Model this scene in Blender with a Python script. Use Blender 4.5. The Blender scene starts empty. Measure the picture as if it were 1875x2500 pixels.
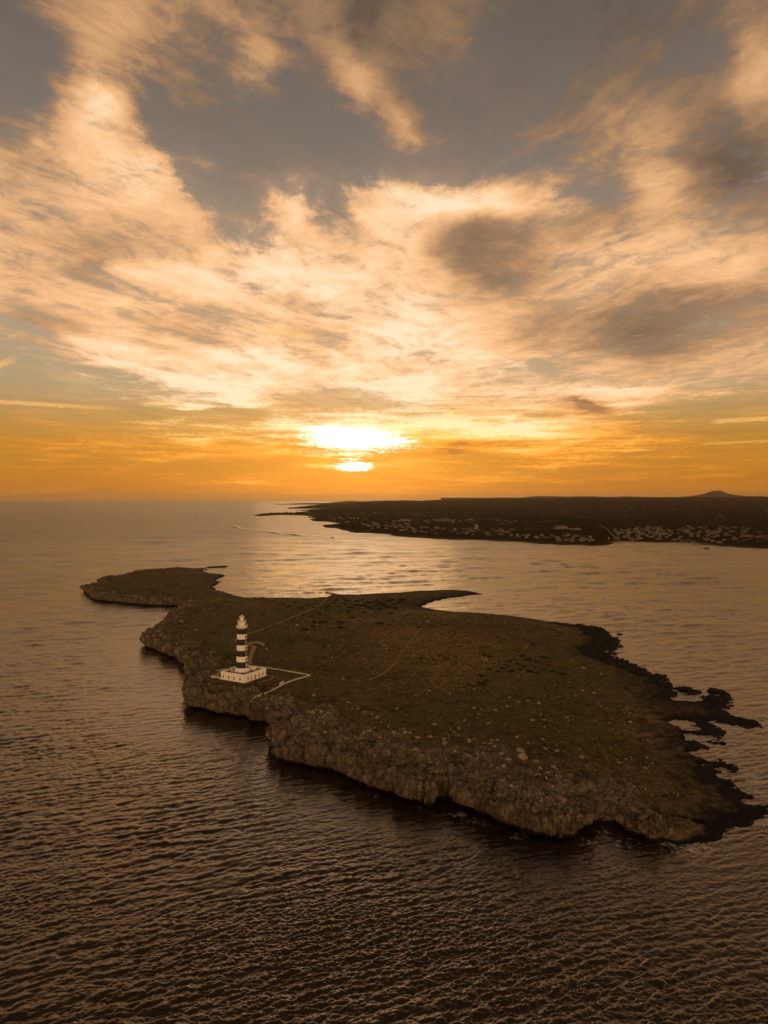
import bpy, math, random
import numpy as np
from mathutils import Vector, Matrix
random.seed(7)
rng = np.random.default_rng(7)
SC = bpy.context.scene
COL = SC.collection
PI = math.pi

# ------------------------------------------------------------------ camera
F = 1733.0          # focal length in pixels of the 1875x2500 photograph
H = 124.0           # camera height over the sea, metres
EYE = 1219.0        # picture row of the eye level
PITCH = math.atan((1250.0 - EYE) / F)
cam_d = bpy.data.cameras.new("camera")
cam = bpy.data.objects.new("camera", cam_d)
COL.objects.link(cam)
cam.location = (0, 0, H)
cam.rotation_euler = (PI / 2 - PITCH, 0, 0)
cam_d.sensor_fit = 'VERTICAL'
cam_d.sensor_height = 24.0
cam_d.sensor_width = 18.0
cam_d.lens = 24.0 * F / 2500.0
cam_d.clip_start = 1.0
cam_d.clip_end = 200000.0
SC.camera = cam
SC.render.resolution_x = 768
SC.render.resolution_y = 1024

CP, SP = math.cos(PITCH), math.sin(PITCH)


def ray(px, py):
    dx = (px - 937.5) / F
    dz = (1250.0 - py) / F
    return np.array([dx, CP + SP * dz, dz * CP - SP])


def unproj(px, py, z=0.0):
    r = ray(px, py)
    t = (z - H) / r[2]
    return (r[0] * t, r[1] * t)


# ------------------------------------------------------------------ noise
def _h2(ix, iy, seed):
    n = (ix.astype(np.int64) * 374761393 + iy.astype(np.int64) * 668265263 + seed * 974634777) & 0xFFFFFFFF
    n = ((n ^ (n >> 13)) * 1274126177) & 0xFFFFFFFF
    n = n ^ (n >> 16)
    return n


def perlin(x, y, seed=0):
    xi = np.floor(x); yi = np.floor(y)
    fx = (x - xi).astype(np.float32); fy = (y - yi).astype(np.float32)
    u = fx * fx * fx * (fx * (fx * 6 - 15) + 10)
    v = fy * fy * fy * (fy * (fy * 6 - 15) + 10)

    def g(ax, ay):
        a = (_h2(xi + ax, yi + ay, seed) & 1023).astype(np.float32) * (2 * PI / 1024)
        return np.cos(a) * (fx - ax) + np.sin(a) * (fy - ay)
    n00 = g(0, 0); n10 = g(1, 0); n01 = g(0, 1); n11 = g(1, 1)
    a = n00 + u * (n10 - n00); b = n01 + u * (n11 - n01)
    return (a + v * (b - a)) * 1.5


def fbm(x, y, scale, octv=4, seed=0, gain=0.5):
    r = 0; a = 1.0; s = 1.0 / scale; tot = 0
    for k in range(octv):
        r = r + a * perlin(x * s + 13.7 * k, y * s - 7.3 * k, seed + k)
        tot += a; a *= gain; s *= 2.03
    return r / tot


def ridged(x, y, scale, octv=3, seed=0):
    r = 0; a = 1.0; s = 1.0 / scale; tot = 0
    for k in range(octv):
        r = r + a * (1 - 2 * np.abs(perlin(x * s + 5.1 * k, y * s + 9.4 * k, seed + k)))
        tot += a; a *= 0.55; s *= 2.1
    return r / tot


def cellular(x, y, scale, seed=0):
    """distance to the nearest jittered point, in cells (blocky rock)"""
    x = x / scale; y = y / scale
    xi = np.floor(x); yi = np.floor(y)
    d1 = np.full(x.shape, 9.0, np.float32); cid = np.zeros(x.shape, np.float32)
    for ax in (-1, 0, 1):
        for ay in (-1, 0, 1):
            h = _h2(xi + ax, yi + ay, seed)
            jx = xi + ax + (h & 255) / 255.0
            jy = yi + ay + ((h >> 8) & 255) / 255.0
            d = np.hypot(x - jx, y - jy).astype(np.float32)
            m = d < d1
            d1 = np.where(m, d, d1)
            cid = np.where(m, ((h >> 16) & 255) / 255.0, cid)
    return d1, cid


def sstep(a, b, x):
    t = np.clip((x - a) / (b - a), 0, 1)
    return t * t * (3 - 2 * t)


# ------------------------------------------------------------------ mesh helpers
def mesh_np(name, V, Q, mats, attrs=None, smooth=True, T=None, mat_idx=None):
    """V (n,3), Q (m,4) quads and/or T (k,3) triangles"""
    me = bpy.data.meshes.new(name)
    V = np.asarray(V, np.float32)
    nq = 0 if Q is None else len(Q)
    nt = 0 if T is None else len(T)
    me.vertices.add(len(V))
    me.vertices.foreach_set("co", V.ravel())
    loops = []
    if nq: loops.append(np.asarray(Q, np.int32).ravel())
    if nt: loops.append(np.asarray(T, np.int32).ravel())
    loops = np.concatenate(loops)
    me.loops.add(len(loops))
    me.loops.foreach_set("vertex_index", loops)
    me.polygons.add(nq + nt)
    starts = np.concatenate([np.arange(nq) * 4, nq * 4 + np.arange(nt) * 3]).astype(np.int32)
    me.polygons.foreach_set("loop_start", starts)
    if mat_idx is not None:
        me.polygons.foreach_set("material_index", np.asarray(mat_idx, np.int32))
    me.update(calc_edges=True)
    me.validate()
    me.polygons.foreach_set("use_smooth", np.full(len(me.polygons), smooth, bool))
    for k, v in (attrs or {}).items():
        at = me.attributes.new(k, 'FLOAT', 'POINT')
        at.data.foreach_set("value", np.asarray(v, np.float32).ravel())
    for m in (mats if isinstance(mats, (list, tuple)) else [mats]):
        me.materials.append(m)
    return me


def link(name, me, parent=None):
    o = bpy.data.objects.new(name, me)
    COL.objects.link(o)
    if parent is not None:
        o.parent = parent
    return o


def grid_quads(mask_rows, mask_cols, keep=None):
    nr, nc = mask_rows, mask_cols
    i = np.arange(nr - 1)[:, None] * nc + np.arange(nc - 1)[None, :]
    q = np.stack([i, i + 1, i + 1 + nc, i + nc], -1).reshape(-1, 4)
    if keep is not None:
        k = keep.ravel()
        q = q[k[q].any(1)]
    return q


def compact(V, Q, attrs):
    used = np.zeros(len(V), bool); used[Q.ravel()] = True
    idx = np.cumsum(used) - 1
    return V[used], idx[Q], {k: v[used] for k, v in attrs.items()}


class MB:
    """collects simple solids into one mesh"""
    def __init__(s):
        s.v = []; s.f = []; s.m = []

    def add(s, vs, fs, m=0):
        b = len(s.v)
        s.v += [tuple(v) for v in vs]
        s.f += [tuple(b + i for i in f) for f in fs]
        s.m += [m] * len(fs)

    def box(s, c, d, rz=0.0, m=0, taper=1.0):
        x, y, z = (q / 2 for q in d)
        vs = []
        for (sx, sy, sz) in ((-1, -1, -1), (1, -1, -1), (1, 1, -1), (-1, 1, -1), (-1, -1, 1), (1, -1, 1), (1, 1, 1), (-1, 1, 1)):
            t = taper if sz > 0 else 1.0
            px, py = sx * x * t, sy * y * t
            vs.append((c[0] + px * math.cos(rz) - py * math.sin(rz), c[1] + px * math.sin(rz) + py * math.cos(rz), c[2] + sz * z))
        s.add(vs, [(0, 3, 2, 1), (4, 5, 6, 7), (0, 1, 5, 4), (1, 2, 6, 5), (2, 3, 7, 6), (3, 0, 4, 7)], m)

    def lathe(s, prof, n=48, c=(0, 0), mats=None, cap=True, a0=0.0):
        b = len(s.v)
        for (r, z) in prof:
            for k in range(n):
                a = a0 + 2 * PI * k / n
                s.v.append((c[0] + r * math.cos(a), c[1] + r * math.sin(a), z))
        for j in range(len(prof) - 1):
            for k in range(n):
                k2 = (k + 1) % n
                s.f.append((b + j * n + k, b + j * n + k2, b + (j + 1) * n + k2, b + (j + 1) * n + k))
                s.m.append(mats[j] if mats else 0)
        if cap:
            s.f.append(tuple(b + k for k in range(n))[::-1]); s.m.append(mats[0] if mats else 0)
            s.f.append(tuple(b + (len(prof) - 1) * n + k for k in range(n))); s.m.append(mats[-1] if mats else 0)

    def tube(s, p, q, r, n=6, m=0):
        p = Vector(p); q = Vector(q); d = (q - p)
        if d.length < 1e-6: return
        d.normalize()
        u = d.orthogonal().normalized(); w = d.cross(u)
        vs = []
        for c in (p, q):
            for k in range(n):
                a = 2 * PI * k / n
                vs.append(c + u * (r * math.cos(a)) + w * (r * math.sin(a)))
        fs = [(k, (k + 1) % n, n + (k + 1) % n, n + k) for k in range(n)]
        fs += [tuple(range(n))[::-1], tuple(range(n, 2 * n))]
        s.add(vs, fs, m)

    def build(s, name, mats, parent=None, smooth=False):
        me = bpy.data.meshes.new(name)
        me.from_pydata(s.v, [], s.f)
        for m in (mats if isinstance(mats, (list, tuple)) else [mats]):
            me.materials.append(m)
        for p, mi in zip(me.polygons, s.m):
            p.material_index = mi
            p.use_smooth = smooth
        me.update()
        return link(name, me, parent)


def tag(o, label=None, cat=None, group=None, kind=None):
    if label: o["label"] = label
    if cat: o["category"] = cat
    if group: o["group"] = group
    if kind: o["kind"] = kind
    return o


def empty(name, loc, rz=0.0):
    o = bpy.data.objects.new(name, None)
    o.empty_display_size = 1.0
    o.location = loc
    o.rotation_euler = (0, 0, rz)
    COL.objects.link(o)
    return o


def copy_tree(o, parent=None):
    c = o.copy()
    COL.objects.link(c)
    if parent is not None:
        c.parent = parent
    for ch in list(o.children):
        copy_tree(ch, c)
    return c


# ------------------------------------------------------------------ node helpers
def lin(c):
    r = []
    for v in c:
        v = v / 255.0
        r.append(v / 12.92 if v <= 0.04045 else ((v + 0.055) / 1.055) ** 2.4)
    return r


class NT:
    def __init__(s, nt):
        s.nt = nt; s.L = nt.links

    def n(s, t, **kw):
        nd = s.nt.nodes.new(t)
        for k, v in kw.items():
            setattr(nd, k, v)
        return nd

    def put(s, sock, v):
        if isinstance(v, bpy.types.NodeSocket):
            s.L.new(v, sock)
        elif v is not None:
            if hasattr(sock, 'default_value'):
                try:
                    sock.default_value = v
                except Exception:
                    sock.default_value = list(v) + [1.0]

    def math(s, op, a, b=None, c=None, clamp=False):
        nd = s.n('ShaderNodeMath', operation=op, use_clamp=clamp)
        for i, v in enumerate((a, b, c)):
            if v is not None: s.put(nd.inputs[i], v)
        return nd.outputs[0]

    def vmath(s, op, a, b=None, scale=None):
        nd = s.n('ShaderNodeVectorMath', operation=op)
        s.put(nd.inputs[0], a)
        if b is not None: s.put(nd.inputs[1], b)
        if scale is not None: s.put(nd.inputs['Scale'], scale)
        return nd.outputs[1] if op in ('DOT_PRODUCT', 'LENGTH', 'DISTANCE') else nd.outputs[0]

    def comb(s, x, y, z):
        nd = s.n('ShaderNodeCombineXYZ')
        for i, v in enumerate((x, y, z)): s.put(nd.inputs[i], v)
        return nd.outputs[0]

    def sep(s, v):
        nd = s.n('ShaderNodeSeparateXYZ'); s.put(nd.inputs[0], v)
        return nd.outputs

    def noise(s, vec, scale=1.0, detail=4.0, rough=0.5, lac=2.0, dist=0.0, dims='3D', ntype='FBM', w=None):
        nd = s.n('ShaderNodeTexNoise', noise_dimensions=dims)
        nd.noise_type = ntype
        nd.inputs['Scale'].default_value = scale
        nd.inputs['Detail'].default_value = detail
        nd.inputs['Roughness'].default_value = rough
        nd.inputs['Lacunarity'].default_value = lac
        nd.inputs['Distortion'].default_value = dist
        if w is not None: nd.inputs['W'].default_value = w
        s.put(nd.inputs['Vector'], vec)
        return nd.outputs[0], nd.outputs[1]

    def maprange(s, v, a, b, c=0.0, d=1.0, mode='LINEAR', clamp=True):
        nd = s.n('ShaderNodeMapRange', interpolation_type=mode)
        nd.clamp = clamp
        for i, q in enumerate((v, a, b, c, d)): s.put(nd.inputs[i], q)
        return nd.outputs[0]

    def mix(s, f, a, b, blend='MIX'):
        nd = s.n('ShaderNodeMix', data_type='RGBA', blend_type=blend)
        s.put(nd.inputs[0], f)
        for sock, v in ((nd.inputs[6], a), (nd.inputs[7], b)):
            if isinstance(v, bpy.types.NodeSocket): s.L.new(v, sock)
            else: sock.default_value = (*v[:3], 1.0)
        return nd.outputs[2]

    def ramp(s, f, stops, interp='LINEAR', srgb=True):
        nd = s.n('ShaderNodeValToRGB')
        r = nd.color_ramp; r.interpolation = interp
        while len(r.elements) > 1: r.elements.remove(r.elements[-1])
        for i, (p, c) in enumerate(stops):
            e = r.elements[0] if i == 0 else r.elements.new(p)
            e.position = p
            if srgb: c = lin(c)
            e.color = (*c, 1.0)
        s.put(nd.inputs[0], f)
        return nd.outputs[0]


def new_mat(name):
    m = bpy.data.materials.new(name)
    m.use_nodes = True
    nt = NT(m.node_tree)
    return m, nt, m.node_tree.nodes['Principled BSDF']


#SKY_BEGIN
# ------------------------------------------------------------------ sky
SUN_AZ = math.atan((866 - 937.5) / F)
SUN_EL = (EYE - 1125.0) / F
world = bpy.data.worlds.new("World")
SC.world = world
world.use_nodes = True
W = NT(world.node_tree)
bg = world.node_tree.nodes['Background']
tc = W.n('ShaderNodeTexCoord')
dx, dy, dz = W.sep(tc.outputs['Generated'])
az = W.math('ARCTAN2', dx, dy)
el = W.math('ARCSINE', dz)

# cloud sheet coordinates (a flat layer high above: streaks converge to the horizon)
zz = W.math('ADD', W.math('MAXIMUM', dz, 0.0), 0.085)
cx = W.math('DIVIDE', dx, zz)
cy = W.math('DIVIDE', dy, zz)
plane = W.comb(cx, cy, 0.0)

# sky chart: cover (0-9) and luminance (percent) of the cloud, 16 columns over the
# field of view, written down row by row from the zenith side to the horizon
ROWS = [
 (-1500, "3344433344433344", "40 42 44 44 42 40 40 42 44 44 42 40 40 42 44 42"),
 (-700, "3566554455544445", "42 48 50 50 48 46 46 48 50 50 48 44 42 44 48 46"),
 (-300, "4788887787643358", "48 60 64 64 62 60 58 56 60 62 56 48 46 50 56 60"),
 (-100, "2788888887531247", "40 60 66 66 62 60 58 50 56 62 50 36 36 40 46 55"),
 (0,    "1788888788632358", "42 64 67 66 62 60 58 50 57 62 52 40 40 40 47 55"),
 (80,   "1489888888511458", "37 52 68 68 65 58 60 63 56 58 48 40 44 46 45 58"),
 (160,  "1486586866125658", "40 47 64 56 50 66 56 60 52 54 42 40 50 50 52 58"),
 (240,  "1692234823125768", "44 60 78 48 44 50 48 68 48 46 44 48 60 56 49 57"),
 (320,  "6971012281235655", "66 76 74 45 44 48 46 55 66 46 46 52 58 54 46 50"),
 (400,  "8898000000013743", "72 78 86 78 55 55 60 65 65 65 55 54 60 66 47 45"),
 (470,  "9999300368865856", "82 82 90 76 66 60 74 78 86 84 78 70 56 70 52 50"),
 (520,  "8998717999987878", "76 80 84 72 70 60 82 86 92 86 82 82 62 74 64 60"),
 (600,  "7898838988878988", "72 74 70 76 80 80 84 88 92 62 60 72 84 84 80 76"),
 (660,  "9999988999878998", "80 74 72 84 86 90 90 92 90 60 62 78 82 82 78 70"),
 (720,  "8999999999989997", "82 84 86 88 92 92 90 86 90 80 74 78 72 68 64 58"),
 (790,  "3699789899999989", "60 70 84 80 78 82 86 88 96 88 70 57 56 56 60 66"),
 (850,  "1389987889999999", "58 70 86 84 84 84 84 90 96 92 80 64 58 60 66 74"),
 (905,  "0148998977778998", "60 66 84 90 94 92 90 86 86 88 90 84 80 76 76 76"),
 (950,  "0001376387550002", "60 62 74 80 88 90 84 88 96 90 84 78 72 74 74 66"),
 (1000, "0122112217658633", "60 70 70 76 80 78 76 92 90 82 82 84 80 72 68 62"),
 (1030, "0233323568877322", "62 66 70 78 80 80 88 96 92 88 88 86 76 70 64 60"),
 (1070, "3455667999877411", "62 68 74 78 82 90 99 99 90 80 84 80 72 66 62 58"),
 (1105, "2444444544654322", "56 60 62 64 62 62 66 72 66 68 70 66 66 66 60 56"),
 (1140, "2444444544444443", "52 56 58 62 58 62 68 82 70 66 66 66 66 64 60 56"),
 (1180, "1122222333222221", "50 54 56 58 60 62 66 70 68 64 62 60 58 58 56 54"),
 (1219, "0000000000000000", "48 50 52 55 58 60 64 66 64 62 60 58 56 54 52 50"),
]
NR = len(ROWS)
ry = np.array([r[0] for r in ROWS], float)
rD = np.array([[int(c) / 9.0 for c in r[1]] for r in ROWS])
rS = np.array([[int(v) / 100.0 for v in r[2].split()] for r in ROWS])
FOVH = math.radians(29.5)
azs = np.linspace(-FOVH, FOVH, 27)


def chart(T, a, e):
    """chart value in direction (azimuth, elevation)"""
    d = np.array([math.sin(a) * math.cos(e), math.cos(a) * math.cos(e), math.sin(e)])
    yc = d[1] * CP - d[2] * SP; zc = d[1] * SP + d[2] * CP
    px = 937.5 + F * d[0] / yc; py = 1250 - F * zc / yc
    fx = min(max(px / 125.0, 0), 14.999); i = int(fx); tx = fx - i
    py = min(max(py, ry[0]), ry[-1] - 1e-6)
    j = int(np.searchsorted(ry, py, side='right')) - 1
    ty = (py - ry[j]) / (ry[j + 1] - ry[j])
    return (T[j, i] * (1 - tx) + T[j, i + 1] * tx) * (1 - ty) + (T[j + 1, i] * (1 - tx) + T[j + 1, i + 1] * tx) * ty


els = [math.atan((EYE - y) / F) for y in ry][::-1]      # from the horizon upwards

# warps, so that the chart's cells turn into torn cloud edges
w1 = W.noise(plane, 0.9, 3, 0.55)[1]
w2 = W.noise(W.vmath('MULTIPLY', plane, (1.0, 0.8, 1)), 3.2, 5, 0.62)[1]
wv = W.vmath('ADD', W.vmath('SCALE', W.vmath('SUBTRACT', w1, (0.5, 0.5, 0.5)), scale=0.11),
             W.vmath('SCALE', W.vmath('SUBTRACT', w2, (0.5, 0.5, 0.5)), scale=0.085))
wx, wy, _ = W.sep(wv)
damp = W.maprange(el, 0.0, 0.30, 0.12, 1.0)
az_w = W.math('ADD', az, W.math('MULTIPLY', wx, W.maprange(el, 0.0, 0.2, 0.8, 1.0)))
el_w = W.math('ADD', el, W.math('MULTIPLY', wy, damp))
az_f = W.math('PINGPONG', W.math('ADD', az_w, FOVH + 4 * FOVH * 4), 2 * FOVH)
az_t = W.math('DIVIDE', az_f, 2 * FOVH)
val = None
for j, e in enumerate(els):
    stops = [(i / 26.0, (chart(rD, a, e), chart(rS, a, e), 0.0)) for i, a in enumerate(azs)]
    c = W.ramp(az_t, stops, 'CARDINAL', srgb=False)
    if val is None:
        val = c
    else:
        val = W.mix(W.maprange(el_w, els[j - 1], e), val, c)
vD, vS, _ = W.sep(val)
# single cloud features: x0,y0 -> x1,y1 (length), half width, cover change, brightness change
PW = W.comb(az_w, el_w, 0.0)


def azel(px, py):
    r = ray(px, py); r = r / np.linalg.norm(r)
    return math.atan2(r[0], r[1]), math.asin(r[2])


FEAT = [
 (800, 120, 1010, 310, 46, 0.5, 0.10), (960, 270, 1045, 350, 22, 0.4, 0.06), (590, 90, 650, 200, 50, 0.2, 0.10), (150, 245, 300, 225, 60, 0.5, 0.14), (30, -60, 50, 250, 100, -0.5, -0.08), (150, 250, 480, 500, 70, 0.7, 0.12),
 (300, 240, 560, 500, 60, -0.6, 0), (640, 520, 800, 480, 70, 0.5, 0.10), (790, 540, 850, 490, 40, -0.5, -0.15), (900, 480, 1430, 500, 42, 0.3, 0.16), (1340, -20, 1090, 360, 80, -0.45, 0),
 (1470, 60, 1180, 460, 60, 0.35, 0.05), (1600, 100, 1380, 420, 70, 0.35, 0.05), (1500, 60, 1570, -80, 70, 0.3, 0.0), (1830, 20, 1790, 300, 60, 0.4, 0.16), (1560, 400, 1650, 370, 80, 0.4, 0.16),
 (1650, 400, 1880, 370, 85, 0.35, -0.05), (1080, 640, 1290, 580, 100, 0, -0.09), (1330, 800, 1880, 720, 80, 0, -0.10), (1480, 520, 1330, 560, 45, 0, -0.12), (1320, 990, 1560, 985, 13, 0.7, -0.30), (1280, 965, 1880, 925, 16, 0.6, 0.12),
 (900, 1050, 1500, 1018, 14, 0.6, 0.12), (950, 1075, 1620, 1070, 34, 0.35, 0.12), (1010, 1098, 1260, 1098, 15, 0.5, -0.26), (560, 1020, 760, 1040, 16, 0.3, 0.1), (900, 960, 1090, 985, 40, 0.5, 0.12), (240, 905, 780, 975, 26, 0.5, 0.10), (380, 800, 800, 905, 26, 0.35, 0.12),
 (120, 770, 420, 900, 40, 0.3, 0.06), (330, 975, 560, 985, 10, 0.6, 0.1), (520, 965, 720, 1000, 12, 0.6, 0.12), (280, 760, 640, 810, 22, -0.2, -0.14), (640, 760, 830, 800, 22, -0.2, -0.12), (180, 640, 270, 690, 36, -0.1, -0.10),
 (560, 320, 760, 480, 130, -0.15, 0), (1200, 900, 1500, 905, 20, -0.5, -.1), (0, 745, 260, 800, 40, -0.1, -0.16), (250, 60, 260, 260, 60, 0.3, 0.06), (880, 0, 900, 130, 50, -0.1, -0.14),
]
for (x0, y0, x1, y1, wd_, dD_, dS_) in FEAT:
    a0, e0 = azel(x0, y0); a1, e1 = azel(x1, y1)
    mp = W.n('ShaderNodeMapping', vector_type='TEXTURE')
    W.put(mp.inputs['Vector'], PW)
    mp.inputs['Location'].default_value = ((a0 + a1) / 2, (e0 + e1) / 2, 0)
    mp.inputs['Rotation'].default_value = (0, 0, math.atan2(e1 - e0, a1 - a0))
    mp.inputs['Scale'].default_value = (math.hypot(a1 - a0, e1 - e0) * 0.5 + wd_ * 1.3 / F, wd_ * 1.9 / F, 1)
    gr = W.n('ShaderNodeTexGradient', gradient_type='QUADRATIC_SPHERE')
    W.L.new(mp.outputs[0], gr.inputs[0])
    g_ = W.math('MULTIPLY', gr.outputs['Fac'], 1.7, clamp=True)
    if dD_: vD = W.math('MULTIPLY_ADD', g_, dD_, vD)
    if dS_: vS = W.math('MULTIPLY_ADD', g_, dS_, vS)
vD = W.math('MINIMUM', W.math('MAXIMUM', vD, 0.0), 1.05)

soft0 = W.noise(W.vmath('ADD', plane, (2.7, 8.3, 0)), 1.1, 3, 0.5)[0]
# streaky detail: two families of fibres lying in the cloud sheet
def fibres(ang, sx, sy, scale, detail, rough):
    ca, sa = math.cos(ang), math.sin(ang)
    u = W.math('ADD', W.math('MULTIPLY', cx, ca), W.math('MULTIPLY', cy, sa))
    v = W.math('ADD', W.math('MULTIPLY', cx, -sa), W.math('MULTIPLY', cy, ca))
    v2 = W.comb(W.math('MULTIPLY', u, sx), W.math('MULTIPLY', v, sy), 3.3)
    v2 = W.vmath('ADD', v2, W.vmath('SCALE', w1, scale=1.1))
    return W.noise(v2, scale, detail, rough, dist=0.35)[0]


def wisps(ang):
    ca, sa = math.cos(ang), math.sin(ang)
    u = W.math('ADD', W.math('MULTIPLY', cx, ca), W.math('MULTIPLY', cy, sa))
    v = W.math('ADD', W.math('MULTIPLY', cx, -sa), W.math('MULTIPLY', cy, ca))
    v2 = W.comb(W.math('MULTIPLY', u, 0.30), W.math('MULTIPLY', v, 1.5), 8.8)
    v2 = W.vmath('ADD', v2, W.vmath('ADD', W.vmath('SCALE', w1, scale=1.2), W.vmath('SCALE', w2, scale=0.16)))
    return W.noise(v2, 7.0, 7, 0.6)[0]


fL = fibres(math.radians(62), 0.42, 1.25, 2.8, 10, 0.62)
fR = fibres(math.radians(122), 0.45, 1.2, 2.6, 10, 0.62)
side = W.maprange(az, -0.05, 0.25, 0, 1, 'SMOOTHSTEP')
fib = W.math('ADD', W.math('MULTIPLY', fL, W.math('SUBTRACT', 1.0, side)), W.math('MULTIPLY', fR, side))
wsp = W.math('SUBTRACT', W.math('ADD', W.math('MULTIPLY', wisps(math.radians(58)), W.math('SUBTRACT', 1.0, side)), W.math('MULTIPLY', wisps(math.radians(120)), side)), 0.5)
wsp = W.math('MULTIPLY', wsp, W.maprange(el, 0.08, 0.22))
puff = W.noise(plane, 5.0, 10, 0.66, dist=0.9)[0]
# low clouds near the horizon: thin, drawn out sideways, some rippled like fish scales
lowv = W.comb(W.math('MULTIPLY', az, 7.0), W.math('MULTIPLY', el, 95.0), 0.0)
lowv = W.vmath('ADD', lowv, W.vmath('SCALE', W.noise(lowv, 0.8, 2, 0.5)[1], scale=0.9))
low = W.noise(lowv, 1.0, 9, 0.62)[0]
rip = W.noise(W.comb(W.math('MULTIPLY', az, 130.0), W.math('MULTIPLY', el, 480.0), 0.0), 1.0, 3, 0.6, dist=0.5)[0]
lowmix = W.maprange(el, 0.10, 0.20, 1.0, 0.0, 'SMOOTHSTEP')
hi_n = W.math('ADD', W.math('MULTIPLY', fib, 0.56), W.math('MULTIPLY', puff, 0.44))
lo_n = W.math('ADD', W.math('MULTIPLY', low, 0.78), W.math('MULTIPLY', rip, 0.22))
det = W.math('ADD', W.math('MULTIPLY', hi_n, W.math('SUBTRACT', 1.0, lowmix)), W.math('MULTIPLY', lo_n, lowmix))
det = W.math('SUBTRACT', det, 0.5)
fine = W.math('SUBTRACT', W.noise(W.vmath('ADD', W.vmath('MULTIPLY', plane, (1.0, 0.6, 1)), W.vmath('SCALE', w2, scale=0.5)), 13.0, 8, 0.68, dist=0.4)[0], 0.5)
fine = W.math('MULTIPLY', fine, W.maprange(el, 0.06, 0.2))

cov = W.math('ADD', vD, W.math('MULTIPLY', det, W.maprange(el, 0.08, 0.3, 2.9, 2.9)))
cov = W.math('ADD', cov, W.math('ADD', W.math('MULTIPLY', fine, 0.95), W.math('MULTIPLY', wsp, 1.7)))
alpha = W.maprange(cov, 0.10, 0.98, 0.0, 1.0, 'SMOOTHSTEP')
alpha = W.math('MAXIMUM', alpha, W.math('MULTIPLY', W.maprange(W.math('ADD', fib, W.math('MULTIPLY', soft0, 0.5)), 0.62, 0.95), 0.42))
shade = W.math('ADD', vS, W.math('MULTIPLY', det, W.maprange(el, 0.05, 0.22, 0.95, 0.52)))
soft = W.noise(W.vmath('ADD', plane, (7.7, 1.3, 0)), 1.6, 5, 0.55, dist=0.4)[0]
shade = W.math('ADD', shade, W.math('MULTIPLY', W.math('SUBTRACT', soft, 0.5), 0.22))
shade = W.math('ADD', shade, W.math('MULTIPLY', fine, 0.15))
shade = W.math('ADD', shade, W.math('MULTIPLY', wsp, 0.24))
shade = W.math('ADD', W.math('MULTIPLY', W.math('SUBTRACT', shade, 0.72), 1.15), W.maprange(el, 0.22, 0.56, 0.735, 0.665))

cloud_hi = W.ramp(shade, [(0.0, (60, 52, 48)), (0.35, (104, 84, 68)), (0.45, (130, 104, 80)), (0.55, (158, 122, 90)), (0.65, (192, 146, 102)),
                          (0.75, (222, 170, 120)), (0.85, (244, 190, 138)), (0.94, (254, 210, 164)), (1.0, (255, 224, 188))])
cloud_lo = W.ramp(shade, [(0.0, (90, 55, 20)), (0.45, (150, 92, 28)), (0.55, (188, 118, 34)), (0.65, (222, 136, 36)), (0.75, (244, 156, 46)),
                          (0.85, (255, 182, 80)), (0.93, (255, 208, 122)), (1.0, (255, 230, 170))])
lo_t = W.maprange(el, 0.075, 0.155, 1.0, 0.0, 'SMOOTHSTEP')
cloud = W.mix(lo_t, cloud_hi, cloud_lo)

clear = W.ramp(W.math('DIVIDE', el, 0.8), [
    (0.0, (178, 108, 36)), (0.03, (186, 114, 28)), (0.09, (184, 126, 38)), (0.14, (172, 138, 76)), (0.19, (170, 150, 114)),
    (0.27, (170, 152, 126)), (0.42, (146, 132, 116)), (0.56, (120, 110, 101)), (0.72, (104, 95, 88)), (0.85, (88, 80, 74)), (1.0, (72, 66, 62))])
sky = W.mix(alpha, clear, cloud)

# physical twilight sky under it all
nish = W.n('ShaderNodeTexSky', sky_type='NISHITA')
nish.sun_disc = False
nish.sun_elevation = SUN_EL
nish.sun_rotation = SUN_AZ
nish.altitude = 100
sky = W.mix(1.0, sky, W.vmath('SCALE', nish.outputs[0], scale=0.004), 'ADD')

# light around the veiled sun
def glow(a0, e0, ra, re, pw=1.0):
    u = W.math('DIVIDE', W.math('SUBTRACT', az, a0), ra)
    v = W.math('DIVIDE', W.math('SUBTRACT', el, e0), re)
    q = W.math('ADD', W.math('MULTIPLY', u, u), W.math('MULTIPLY', v, v))
    return W.math('EXPONENT', W.math('MULTIPLY', W.math('POWER', W.math('MAXIMUM', q, 1e-6), pw), -1.0))


fwd = W.maprange(dy, 0.0, 0.2)
g1 = W.math('MULTIPLY', glow(SUN_AZ, 0.045, 0.16, 0.075, 0.8), fwd)
g2 = W.math('MULTIPLY', glow(SUN_AZ, 0.04, 0.40, 0.22, 0.8), fwd)
sky = W.mix(1.0, sky, W.vmath('SCALE', W.comb(1.0, 0.31, 0.02), scale=W.math('MULTIPLY', g1, 0.36)), 'ADD')
sky = W.mix(1.0, sky, W.vmath('SCALE', W.comb(1.0, 0.42, 0.14), scale=W.math('MULTIPLY', g2, 0.075)), 'ADD')
# burnt-out cloud banks in front of the sun, torn by the same streaks
def bank(px, py, rx, ry_, k, sharp):
    a0 = math.atan((px - 937.5) / F); e0 = (EYE - py) / F
    g = glow(a0, e0, rx / F, ry_ / F, 1.0)
    q = W.math('ADD', g, W.math('ADD', W.math('MULTIPLY', det, k), W.math('MULTIPLY', W.math('SUBTRACT', rip, 0.5), k * 0.2)))
    return W.math('MULTIPLY', W.maprange(q, 0.50 - sharp, 0.50 + sharp, 0.0, 1.0, 'SMOOTHSTEP'), W.maprange(g, 0.05, 0.30))


b1 = bank(868, 1075, 150, 33, 1.9, 0.24)
b2 = bank(866, 1138, 38, 17, 3.2, 0.26)
sky = W.mix(W.math('MULTIPLY', W.math('MAXIMUM', b1, b2), fwd), sky, (1.9, 1.6, 1.2))
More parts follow.
